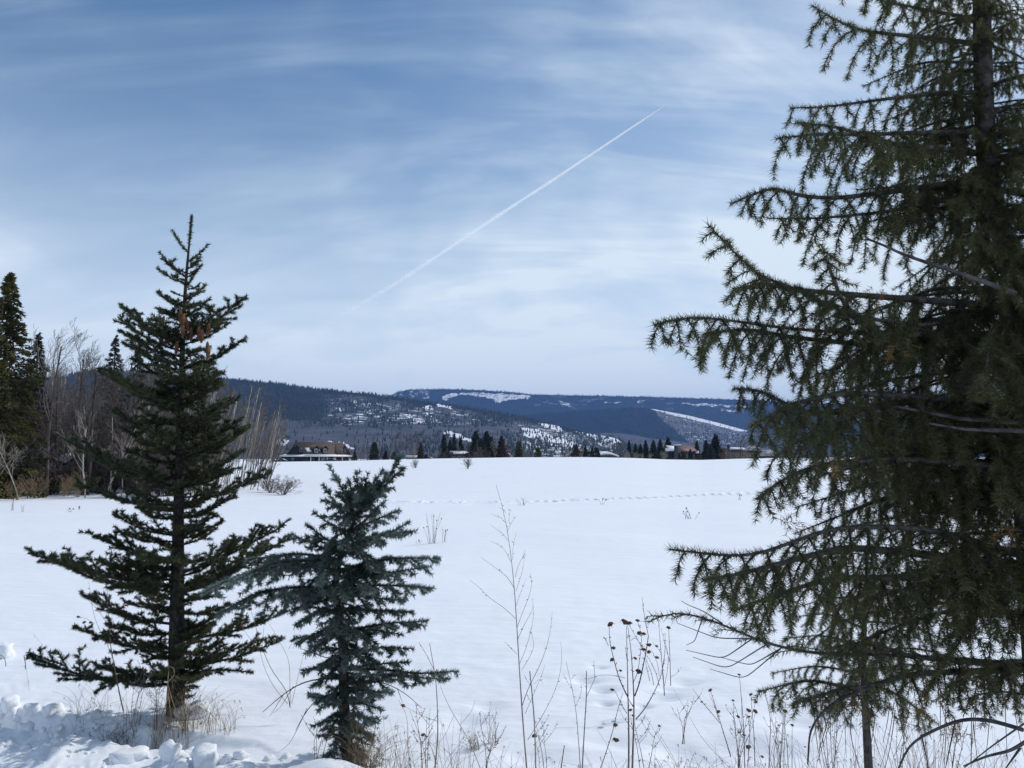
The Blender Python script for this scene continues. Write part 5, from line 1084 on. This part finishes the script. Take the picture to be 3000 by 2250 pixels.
for i in range(150):
    u = rc.uniform(-40, 900) if i % 3 == 0 else rc.uniform(-40, 420); v = rc.uniform(2080, 2290)
    if u > 420 and v < 2200: v = rc.uniform(2200, 2290)
    chunk(u, v, rc.choice([6, 8, 10, 12, 14, 16, 20, 24, 36]) * rc.uniform(.8, 1.2), 'one of the many loose snow lumps heaped along the ploughed bank at the lower left', 'loose snow lumps of the ploughed bank', sink=.15)

# ------------------------------------------------------------------ dry weeds
def weed(name, base_uv, y, label, cat, lines, mk, group=None, heads=(), seeds=0, k=4, headmat='seed'):
    """lines: (list of u,v[,dy] points, start radius, end radius) in photo units at y metres"""
    b = P(base_uv[0], base_uv[1], y); b[2] = float(gz(b[0], b[1])); root = empty(name, b); tag(root, label, cat, group)
    rg = random.Random(int(base_uv[0] * 7 + y * 31))
    for pts, r0, r1 in lines:
        q = [P(p[0], p[1], y + (p[2] if len(p) > 2 else 0)) for p in pts]; ln = bez(q, 14)
        mb = MB(); mb.tube(ln, (r0, r1), k)
        for _ in range(int(seeds * len(pts))):
            t = rg.uniform(.25, 1); c = ln[int(t * 13)]; s = rg.uniform(.003, .0065); d = np.array([rg.uniform(-1, 1), rg.uniform(-1, 1), rg.uniform(-.4, 1)]); mb.tube([c, c + d * s, c + d * s * 2.4], [.0007, .0022, .0003], 4)
        o = mb.build('stem', M[mk], root); o.location = [-c for c in b]
    for (u, v, s) in heads:
        p = P(u, v, y); r = s / F * y / 2; hb = MB()
        th = np.arange(11) * 2 * math.pi / 11
        V = [(0, 0, -r * .7)] + [(r * (.9 + .25 * rg.random()) * math.cos(a), r * (.9 + .25 * rg.random()) * math.sin(a), r * rg.uniform(-.25, .25)) for a in th] + [(r * .6 * math.cos(a), r * .6 * math.sin(a), r * (.35 + .25 * rg.random())) for a in th] + [(0, 0, r * .42)]
        T = [(0, 1 + (i + 1) % 11, 1 + i) for i in range(11)] + [(1 + i, 1 + (i + 1) % 11, 12 + i) for i in range(11)] + [(12 + i, 1 + (i + 1) % 11, 12 + (i + 1) % 11) for i in range(11)] + [(12 + i, 12 + (i + 1) % 11, 23) for i in range(11)]
        for a in th[::2]: hb.add([(r * .8 * math.cos(a), r * .8 * math.sin(a), 0), (r * .8 * math.cos(a + .3), r * .8 * math.sin(a + .3), 0), (r * 1.6 * math.cos(a + .1), r * 1.6 * math.sin(a + .1), -r * rg.uniform(.3, 1.0))], [(0, 1, 2)])
        hb.add(V, T); o = hb.build('seed_head', M[headmat], root); o.location = [float(c) for c in (p - b)]; o.rotation_euler = (rg.uniform(-.5, .5), rg.uniform(-.5, .5), 0)
def c6(x, y): return (1300 + x * .5123, 1400 + y * .5123)
def c5(x, y): return (1650 + x * .3014, 1750 + y * .3014)
L6 = lambda pts, r0, r1: ([c6(*p) for p in pts], r0, r1)
weed('tall_weed', c6(480, 1720), 4.12, 'tallest slender dry weed with many fine arching side stems, centre foreground', 'weed', [
    L6([(480, 1720), (455, 1450), (440, 1200), (430, 1050), (415, 820), (408, 600), (385, 450), (365, 290), (345, 120), (325, 60), (300, 42)], .0042, .0008),
    L6([(410, 805), (350, 745), (250, 680), (200, 620), (150, 585)], .0016, .0006), L6([(407, 640), (370, 570), (290, 510), (215, 455)], .0016, .0006), L6([(385, 480), (350, 410), (310, 380), (268, 362)], .0012, .0005),
    L6([(368, 360), (340, 320), (268, 270)], .001, .0005), L6([(358, 260), (330, 230), (275, 208)], .001, .0005), L6([(355, 200), (335, 178), (320, 172)], .0008, .0005), L6([(420, 1010), (385, 975), (348, 938)], .0012, .0008),
    L6([(362, 310), (390, 250), (415, 220)], .0009, .0005), L6([(372, 250), (375, 210), (382, 180)], .0009, .0005), L6([(395, 470), (395, 400), (405, 350), (415, 312)], .001, .0005), L6([(408, 570), (425, 500), (455, 450), (466, 412)], .0012, .0006),
    L6([(412, 650), (430, 600), (450, 530), (462, 450)], .001, .0005), L6([(415, 730), (430, 680), (460, 610), (470, 575)], .001, .0005), L6([(418, 860), (450, 770), (490, 680), (508, 590), (495, 545)], .0014, .0006), L6([(425, 920), (450, 860), (500, 770), (518, 730), (505, 688)], .0014, .0006),
    L6([(435, 1060), (470, 980), (500, 870), (515, 790), (515, 730)], .0013, .0006), L6([(445, 1100), (490, 1030), (520, 960), (495, 860)], .0012, .0006), L6([(450, 1300), (480, 1200), (540, 1100), (590, 970), (615, 860), (620, 765)], .0020, .0006),
    L6([(465, 1350), (500, 1270), (560, 1130), (578, 1070)], .0012, .0006), L6([(480, 1500), (560, 1370), (640, 1220), (670, 1110), (682, 1000), (668, 935)], .0016, .0006)], 'stem_grey', seeds=.9)
weed('dry_stalk', c6(528, 1720), 4.0, 'single stiff upright stalk with knobs just right of the tallest weed', 'weed', [L6([(528, 1720), (520, 1400), (505, 1230), (492, 1105)], .0036, .0026), L6([(505, 1200), (480, 1165), (460, 1125)], .001, .0006), L6([(510, 1290), (490, 1270), (478, 1240)], .001, .0006), L6([(515, 1180), (545, 1150), (570, 1180)], .0008, .0005)], 'stem_grey', seeds=1)
weed('dry_stalk', c6(785, 1720), 4.05, 'forked dry stalk with a leaning left arm, between the tallest weed and the brown-headed weed', 'weed', [L6([(790, 1720), (795, 1600), (810, 1350), (818, 1230), (816, 1105)], .0036, .0024), L6([(818, 1250), (845, 1190), (872, 1130)], .0015, .001), L6([(862, 1150), (862, 1090), (858, 1045)], .001, .0006), L6([(785, 1720), (775, 1560), (760, 1350), (740, 1220), (715, 1130), (700, 1050)], .0024, .0008), L6([(740, 1215), (690, 1140), (680, 1110)], .001, .0005), L6([(760, 1290), (785, 1240), (790, 1180)], .001, .0006), L6([(730, 1150), (745, 1130), (760, 1128)], .0008, .0005)], 'stem_grey', seeds=1.2)
H5 = lambda l: [(*c5(x, y), s * .3014) for x, y, s in l]
L5 = lambda pts, r0, r1: ([c5(*p) for p in pts], r0, r1)
weed('brown_headed_weed', c5(650, 1750), 4.05, 'bushy dead weed with the most round brown seed heads, front right of centre', 'weed', [
    L5([(635, 1750), (640, 1400), (635, 1150), (630, 980), (625, 800), (625, 600), (615, 400), (615, 280)], .0055, .0012), L5([(670, 1750), (680, 1400), (690, 1100), (690, 900), (680, 800), (665, 620), (660, 430), (625, 270)], .006, .0012),
    L5([(625, 960), (570, 860), (520, 720), (490, 590), (460, 480), (440, 360), (450, 280)], .0035, .0012), L5([(440, 470), (420, 430), (402, 390)], .0016, .001), L5([(695, 960), (740, 850), (770, 700), (800, 560), (820, 450), (828, 375)], .004, .0022), L5([(828, 375), (800, 240), (780, 120), (768, 0)], .0018, .0008),
    L5([(705, 1185), (800, 1080), (870, 950), (930, 830), (955, 750), (985, 600)], .0035, .0012), L5([(690, 1080), (640, 1000), (590, 900), (580, 850)], .002, .0012), L5([(620, 1130), (570, 1050), (520, 940), (490, 890)], .0018, .001), L5([(680, 830), (720, 760), (740, 640), (755, 500), (770, 380), (725, 240)], .0018, .0009),
    L5([(625, 640), (610, 530), (602, 480)], .0012, .0008), L5([(660, 420), (700, 380), (760, 470), (800, 530)], .0012, .0009), L5([(640, 270), (740, 440), (800, 560)], .0012, .0009), L5([(350, 1700), (420, 1500), (490, 1280), (530, 1080), (580, 930)], .0026, .0012)],
    'stem_brown', heads=H5([(460, 262, 62), (600, 240, 78), (648, 250, 46), (722, 225, 44), (488, 492, 46), (475, 606, 46), (700, 592, 40), (742, 348, 50), (784, 356, 42), (835, 462, 52), (780, 505, 46), (832, 530, 40), (558, 712, 34), (476, 898, 42), (735, 722, 72), (655, 1095, 36), (508, 1240, 44), (512, 1385, 62)]), seeds=2.2, k=5)
weed('brown_headed_weed', c5(985, 960), 5.35, 'thinner brown-headed weed standing farther back, right behind the bushy one', 'weed', [L5([(985, 955), (975, 800), (960, 640), (940, 400), (925, 215)], .0035, .001), L5([(975, 820), (960, 700), (990, 560), (990, 345)], .0028, .001), L5([(935, 860), (905, 740), (850, 620), (810, 560)], .0024, .001), L5([(880, 855), (860, 740), (800, 590)], .0022, .001), L5([(842, 815), (815, 700), (800, 620)], .002, .001),
    L5([(1045, 860), (1040, 640), (1030, 420), (1025, 300)], .0028, .0014), L5([(985, 860), (1010, 740), (1025, 600), (1005, 470)], .0018, .001), L5([(1040, 640), (1000, 500), (970, 370), (948, 290)], .0016, .0008), L5([(935, 770), (920, 650), (880, 560), (855, 510)], .0016, .0008), L5([(950, 540), (910, 480), (870, 440)], .0012, .0008), L5([(1045, 775), (1090, 750), (1130, 710), (1150, 672)], .0012, .0006)],
    'stem_brown', heads=H5([(1024, 294, 44), (908, 474, 32), (912, 584, 42)]), seeds=1.4)
weed('brown_headed_weed', c5(1632, 1560), 4.75, 'leaning V-shaped brown-headed weed right of the thinner one', 'weed', [L5([(1632, 1560), (1585, 1400), (1540, 1260), (1500, 1120), (1470, 1020), (1432, 910)], .0034, .0012), L5([(1520, 1220), (1440, 1120), (1350, 1020), (1300, 950), (1260, 890)], .0022, .0008), L5([(1510, 1190), (1470, 1050), (1420, 935)], .0016, .0008)], 'stem_brown', heads=H5([(1430, 903, 40), (1347, 1015, 24), (1508, 1112, 36)]), seeds=1.6)
weed('dry_stalk', c5(585, 780), 5.2, 'thin stem arched over to the left into the snow behind the bushy weed', 'weed', [L5([(600, 785), (540, 765), (430, 752), (320, 762), (240, 798)], .0018, .001), L5([(306, 770), (300, 690), (297, 610)], .001, .0006)], 'stem_grey')
def c7(x, y): return (1900 + x * .5424, 1350 + y * .5424)
L7 = lambda pts, r0, r1: ([c7(*p) for p in pts], r0, r1)
H7 = lambda l: [(*c7(x, y), s * .5424) for x, y, s in l]
weed('brown_headed_weed', c7(520, 1650), 4.25, 'tall brown-headed weed under the left tips of the big fir, its heads on straight stems', 'weed', [L7([(520, 1660), (515, 1450), (500, 1260), (490, 1155)], .003, .001), L7([(520, 1500), (490, 1400), (470, 1330), (450, 1290)], .0016, .0007), L7([(575, 1650), (570, 1480), (560, 1360), (552, 1262)], .0026, .001), L7([(535, 1650), (545, 1500), (550, 1400), (580, 1300)], .002, .001), L7([(540, 1560), (548, 1450), (540, 1380)], .0014, .001)],
     'stem_brown', heads=H7([(490, 1155, 18), (552, 1262, 20), (580, 1303, 20), (484, 1382, 22), (542, 1382, 18), (516, 1482, 20), (540, 1545, 26), (614, 1598, 18)]), seeds=1)
weed('brown_headed_weed', c7(640, 1660), 4.2, 'brown-headed weed with several thin stems directly below the lowest fir tip', 'weed', [L7([(650, 1670), (655, 1500), (665, 1420), (640, 1290), (620, 1240)], .0024, .0008), L7([(680, 1670), (675, 1580), (690, 1500), (700, 1430)], .0018, .0008), L7([(755, 1670), (750, 1540), (735, 1440), (740, 1360)], .0022, .0008), L7([(775, 1660), (775, 1540), (776, 1430)], .002, .0008), L7([(860, 1670), (870, 1560), (870, 1440)], .0016, .0007)],
     'stem_brown', heads=H7([(776, 1428, 20), (740, 1358, 16), (845, 1545, 12), (872, 1438, 12), (702, 1428, 14)]), seeds=.8)
# grass stems drawn as arcs
def blades(name, u, v, y, label, cat, n, hpx, spreadpx, mk, seed, curl=.5, group=None, r=.0011, wide=40):
    b = P(u, v, y); b[2] = float(gz(b[0], b[1])); root = empty(name, b); tag(root, label, cat, group); rg = random.Random(seed); mb = MB(); s = y / F
    for i in range(n):
        h = hpx * s * rg.uniform(.35, 1); a = rg.random() * 6.28; sp = spreadpx * s * rg.uniform(.1, 1); x0 = rg.uniform(-1, 1) * wide * s; y0 = rg.uniform(-.5, .5) * wide * s
        zb = float(gz(b[0] + x0, b[1] + y0)) - b[2]
        d = np.array([math.cos(a), math.sin(a) * .6]); pts = []
        for t in np.linspace(0, 1, 7):
            bend = t ** 2; hh = h * (t - curl * rg.uniform(.8, 1.2) * .45 * t ** 3.2 * (sp / (spreadpx * s + 1e-9)))
            pts.append((x0 + d[0] * sp * bend, y0 + d[1] * sp * bend, zb - .02 + hh))
        mb.tube(pts, (r, r * .4), 3)
        if rg.random() < .3:
            e = np.array(pts[-1]); 
            for _ in range(4): q = e + np.array([rg.uniform(-.012, .012), rg.uniform(-.012, .012), rg.uniform(-.03, .0)]); mb.tube([e, q], (.0014, .0004), 3)
    o = mb.build('blades', M[mk], root); o['kind'] = 'stuff'
GR = [(505, 2110, 5.02, 120, 190, 110, 'straw', 'thick tuft of curled straw-coloured grass at the foot of the tall spruce', 60), (560, 2100, 5.15, 60, 110, 120, 'straw', 'loose tan grass right of the tall spruce, behind the snow block', 70), (350, 2085, 5.1, 80, 130, 110, 'stem_brown', 'dark brown tangle of dead stems left of the tall spruce', 50), (270, 2080, 5.3, 16, 120, 90, 'stem_grey', 'sparse grey grass leaning over the ploughed edge', 60),
      (640, 2110, 5.0, 14, 130, 60, 'straw', 'few upright straw stalks between the two spruces', 50), (1060, 2235, 4.3, 90, 160, 120, 'straw', 'golden grass clump at the right foot of the small spruce', 40), (1120, 2260, 4.15, 50, 150, 110, 'straw', 'feathery straw grass right of the small spruce base', 60), (1190, 2290, 4.05, 16, 260, 90, 'stem_grey', 'thin curved grass stalks between the small spruce and the tallest weed', 60),
      (1330, 2260, 4.2, 14, 240, 130, 'stem_grey', 'grey wiry stalks left of the tallest weed', 50), (1390, 2120, 4.7, 12, 70, 50, 'straw', 'small pale grass tuft sunk in the snow left of the tallest weed', 16), (1440, 2085, 4.8, 6, 130, 40, 'stem_grey', 'bent folded grass blades behind and left of the tallest weed', 14), (1500, 2285, 4.05, 18, 170, 130, 'stem_grey', 'wiry dry grass around the foot of the tallest weed', 60),
      (1620, 2290, 4.0, 12, 150, 120, 'stem_grey', 'low dry grass between the tallest weed and the forked stalk', 60), (1700, 2290, 4.0, 14, 120, 90, 'stem_grey', 'low dry grass right of the forked stalk', 40), (1800, 2290, 4.05, 12, 160, 110, 'stem_grey', 'wiry grass in front of the bushy brown-headed weed', 60), (1960, 2230, 4.25, 10, 110, 80, 'stem_brown', 'short bent brown grass in a snow hollow right of the bushy weed', 50), (2080, 2240, 4.2, 18, 130, 120, 'stem_grey', 'tangled grey grass below the V-shaped weed', 70),
      (2200, 2280, 4.1, 16, 190, 120, 'stem_grey', 'wiry grass under the left side of the big fir', 70), (2330, 2280, 4.1, 14, 230, 100, 'stem_brown', 'thin brown grass under the big fir', 80), (2450, 2290, 4.1, 18, 240, 120, 'stem_grey', 'dead grass left of the bare sapling stem', 80), (2620, 2290, 4.1, 18, 260, 120, 'stem_grey', 'dead grass right of the bare sapling stem', 80), (2740, 2280, 4.0, 22, 300, 90, 'straw', 'tall straw-coloured grass stalks under the arched bare limb', 60), (2900, 2300, 3.9, 22, 280, 130, 'stem_grey', 'dead grass in the lower right corner', 80)]
for i, (u, v, y, n, h, s_, mk, lab, wd) in enumerate(GR): blades('dry_grass', u, v, y, lab, 'dry grass', n if n > 48 else int(n * 2.4), h, s_, mk, 100 + i, .6, None, .0012 if mk != 'straw' else .0014, wd)
def c2(x, y): return (x / 2.212, 1500 + y / 2.212)
L2 = lambda pts, r0, r1: ([c2(*p) for p in pts], r0, r1)
weed('dry_stalk', c2(800, 1290), 5.0, 'dark upright weed stalk with drooping seed pods left of the tall spruce trunk', 'weed', [L2([(800, 1290), (760, 1120), (745, 1000), (710, 860), (705, 700), (695, 510)], .0045, .0012), L2([(745, 990), (700, 860), (640, 760), (600, 650), (575, 450)], .0018, .0006), L2([(705, 740), (640, 640), (575, 575)], .0014, .0006), L2([(600, 720), (560, 690), (510, 680)], .001, .0006)], 'stem_brown', heads=[(*c2(508, 680), 10), (*c2(545, 715), 10), (*c2(588, 716), 10)], seeds=.6)
weed('dry_stalk', c2(1085, 1330), 4.9, 'curly golden stalk standing against the lower trunk of the tall spruce', 'weed', [L2([(1110, 1330), (1090, 1180), (1085, 1080), (1100, 1010), (1085, 955)], .0040, .0022), L2([(1090, 1100), (1130, 1060), (1128, 1010), (1095, 1000)], .0028, .0018), L2([(1150, 1320), (1110, 1200), (1090, 1120)], .003, .002), L2([(1050, 1310), (1080, 1240), (1090, 1150)], .003, .002)], 'straw', seeds=.5)
weed('dry_stalk', c2(150, 1190), 5.4, 'hair-thin bent grass stalk with a drooping panicle left of the tall spruce', 'weed', [L2([(420, 1000), (300, 900), (250, 830), (215, 785)], .001, .0005), L2([(480, 1030), (410, 930), (380, 880)], .001, .0005), L2([(190, 1160), (175, 1050), (165, 990)], .0009, .0005)], 'stem_grey', seeds=1)
weed('dry_stalk', (73, 1963), 5.75, 'short snapped-off brown stub in the snow by the left edge', 'weed', [L2([(166, 1020), (165, 980), (155, 930)], .0035, .003)], 'stem_brown')
weed('dry_stalk', (16, 1952), 5.8, 'short bent brown twig arching out of the snow at the left edge', 'weed', [L2([(38, 1000), (34, 960), (22, 935), (0, 925)], .003, .002)], 'stem_brown')
def c3(x, y): return (700 + x / 1.7459, 1300 + y / 1.7459)
L3_ = lambda pts, r0, r1: ([c3(*p) for p in pts], r0, r1)
weed('dry_stalk', c3(250, 1345), 5.2, 'branching tan weed with a few round buds between the two spruces', 'weed', [L3_([(262, 1350), (255, 1260), (180, 1190), (130, 1080), (90, 950), (60, 850)], .003, .001), L3_([(250, 1330), (180, 1250), (130, 1150), (110, 1070)], .002, .001), L3_([(110, 1060), (50, 990), (15, 935)], .0016, .0008), L3_([(120, 1060), (125, 960), (130, 920)], .0014, .0008), L3_([(262, 1340), (260, 1100), (200, 1000), (155, 920)], .002, .0008), L3_([(270, 1330), (300, 1200), (340, 1040)], .0016, .0007), L3_([(255, 1050), (280, 1000), (285, 940)], .0012, .0006)], 'straw', heads=[(*c3(57, 846), 11), (*c3(14, 932), 9)])
weed('dry_stalk', c3(1000, 1660), 4.15, 'stout tan forked stalk right of the small spruce, split at the top', 'weed', [L3_([(1000, 1680), (1020, 1500), (1015, 1350), (1010, 1200), (990, 1110), (975, 1020)], .004, .0014), L3_([(1000, 1160), (960, 1080), (920, 1015)], .0018, .001), L3_([(1015, 1420), (930, 1390), (880, 1360), (820, 1330)], .0013, .0006), L3_([(1010, 1640), (990, 1560), (960, 1520), (990, 1480)], .0016, .0008)], 'stem_grey', seeds=.8)
weed('dry_stalk', c3(1230, 1680), 4.2, 'long thin stalk leaning left between the small spruce and the tallest weed', 'weed', [L3_([(1250, 1700), (1180, 1520), (1130, 1440), (1060, 1320), (1030, 1240)], .002, .0008), L3_([(1130, 1440), (1190, 1370), (1210, 1310)], .001, .0006), L3_([(1100, 1390), (1050, 1500), (1000, 1560)], .001, .0006)], 'stem_grey')
weed('dry_stalk', c3(865, 1690), 4.15, 'thin grey stalk with one hanging dark pod right of the small spruce', 'weed', [L3_([(890, 1700), (860, 1560), (865, 1400), (840, 1340), (815, 1310)], .0015, .0007)], 'stem_grey', heads=[(*c3(840, 1340), 12)])
for pts, lab in [(((905, 1290), (1010, 1450), (1120, 1650)), 'long straight grass stalk leaning left, crossing in front right of the bushy weed'), (((770, 1110), (920, 1350), (1110, 1650)), 'second long straight stalk leaning left beside the bushy weed'), (((1070, 890), (1200, 1110), (1350, 1380), (1600, 1640)), 'longest straight stalk leaning left toward the V-shaped weed'), (((320, 1270), (420, 1420), (540, 1700)), 'thin straight stalk leaning left of the bushy weed')]:
    weed('grass_stalk', c5(*pts[-1]), 4.2, lab, 'grass stalk', [L5(pts[::-1], .0012, .0005)], 'stem_grey')
weed('dry_stalk', c5(180, 1700), 4.0, 'short dark broken stem at the lower edge left of the forked stalk', 'weed', [L6([(668, 1680), (690, 1530)], .003, .002)], 'stem_brown')
def extra(u, v, y, h, label, seed, nh):
    rg = random.Random(seed); L = []; H = []
    for i in range(rg.randint(3, 5)):
        x = u + rg.uniform(-14, 14); lean = rg.uniform(-.35, .35); hh = h * rg.uniform(.55, 1); pts = [(x, v + 30)] + [(x + lean * hh * t + rg.uniform(-6, 6), v - hh * t) for t in (.25, .5, .75, 1)]; L.append((pts, rg.uniform(.0016, .0028), .0007))
        for k in range(rg.randint(1, 4)):
            q = pts[rg.randint(2, 3)]; s_ = rg.choice((-1, 1)); l_ = rg.uniform(20, 60); L.append(([q, (q[0] + s_ * l_ * .5, q[1] - l_ * .6), (q[0] + s_ * l_ * .7, q[1] - l_ * 1.1)], .0011, .0006))
        if i < nh: H.append((pts[-1][0], pts[-1][1], rg.uniform(9, 15)))
    weed('dry_stalk', (u, v), y, label, 'weed', L, rg.choice(['stem_brown', 'stem_grey']), heads=H, seeds=1.4)
for q in [(1420, 2260, 4.15, 200, 'branched dry stalks just left of the tallest weed, with tiny side twigs', 1, 0), (1590, 2250, 4.2, 150, 'low branched stalks between the tallest weed and the forked stalk', 2, 1), (1890, 2260, 4.1, 170, 'leaning knobbly stalks right of the bushy brown-headed weed at the lower edge', 3, 2), (2010, 2150, 4.5, 120, 'short branched stalks in the snow halfway to the V-shaped weed', 4, 0), (2170, 2250, 4.2, 230, 'cluster of upright dry stalks right of the V-shaped weed', 5, 3),
          (2290, 2270, 4.1, 280, 'tangled dry stalks with beads under the lowest fir tip', 6, 3), (2440, 2260, 4.2, 260, 'dry stalks rising left of the bare sapling stem', 7, 1), (2640, 2260, 4.2, 250, 'dry branched stalks just right of the bare sapling stem', 8, 1), (2790, 2260, 4.1, 240, 'dense dry stalks under the arched bare limb', 9, 0), (1250, 2270, 4.15, 210, 'dry branched stalks halfway between the small spruce and the tallest weed', 10, 1), (930, 2230, 4.45, 150, 'dry twiggy stalks left of the small spruce stem', 11, 0), (460, 2110, 5.0, 130, 'brown twiggy stalks against the left foot of the tall spruce', 12, 0), (390, 2100, 5.05, 150, 'dark twiggy stalks left of the tall spruce foot beside the shaded edge', 13, 1)]: extra(*q)
# small weeds far out on the field
def far_weed(u, v, hpx, wpx, n, label, seed, heads=True):
    p = G(u, v, 6, 149); y = p[1]; s = y / F; rg = random.Random(seed); root = empty('field_weed', p); tag(root, label, 'weed', 'weeds scattered over the open snow'); mb = MB(); hb = MB(); 
    for i in range(n):
        x0 = rg.uniform(-.25, .25) * wpx * s; x1 = x0 + rg.uniform(-.4, .4) * wpx * s; h = hpx * s * rg.uniform(.45, 1); yy = rg.uniform(-.1, .1) * wpx * s
        mb.tube([(x0, yy, -.05), ((x0 * 1.5 + x1) / 2.5, yy, h * .5), (x1, yy, h)], (.0011 * y / 5, .0007 * y / 5), 3)
        if heads and i % 2 == 0: 
            r = max(2.1 * s, .006); hb.tube([(x1, yy, h - r), (x1, yy, h), (x1, yy, h + r * .8)], [r * .4, r, r * .3], 6)
    mb.build('stems', M['stem_brown'], root)
    if heads and hb.n: o = hb.build('seed_heads', M['seed'], root)
for i, (u, v, h, w, n, lab) in enumerate([(1262, 1592, 92, 60, 11, 'brown weed with bead-like heads on the snow right of the small spruce top'), (1300, 1588, 52, 30, 5, 'smaller beaded weed just right of the bigger one beyond the small spruce'), (2020, 1521, 34, 62, 9, 'dark weed cluster on the open snow left of the fir'), (1532, 1481, 26, 34, 7, 'row of short stubs by the old tracks, right of the tallest weed tip'), (1765, 1478, 18, 24, 3, 'two tiny crossed stems by the old tracks, halfway to the fir'),
        (2166, 1465, 22, 12, 3, 'single tiny stem by the old tracks close to the fir'), (1225, 1592, 10, 24, 4, 'flattened tuft at the foot of the beaded weed'), (36, 1496, 38, 14, 4, 'thin stems on the snow in front of the left wood, nearer the edge'), (66, 1500, 26, 14, 3, 'pale thin stems on the snow in front of the left wood, second from the edge'), (205, 1500, 16, 24, 4, 'tiny dark stems on the snow in front of the white aspen'), (230, 1495, 12, 16, 3, 'tiniest dark stems right of those before the white aspen')]):
    far_weed(u, v, h, w, n, lab, 500 + i, heads=(i not in (3, 7, 8)))
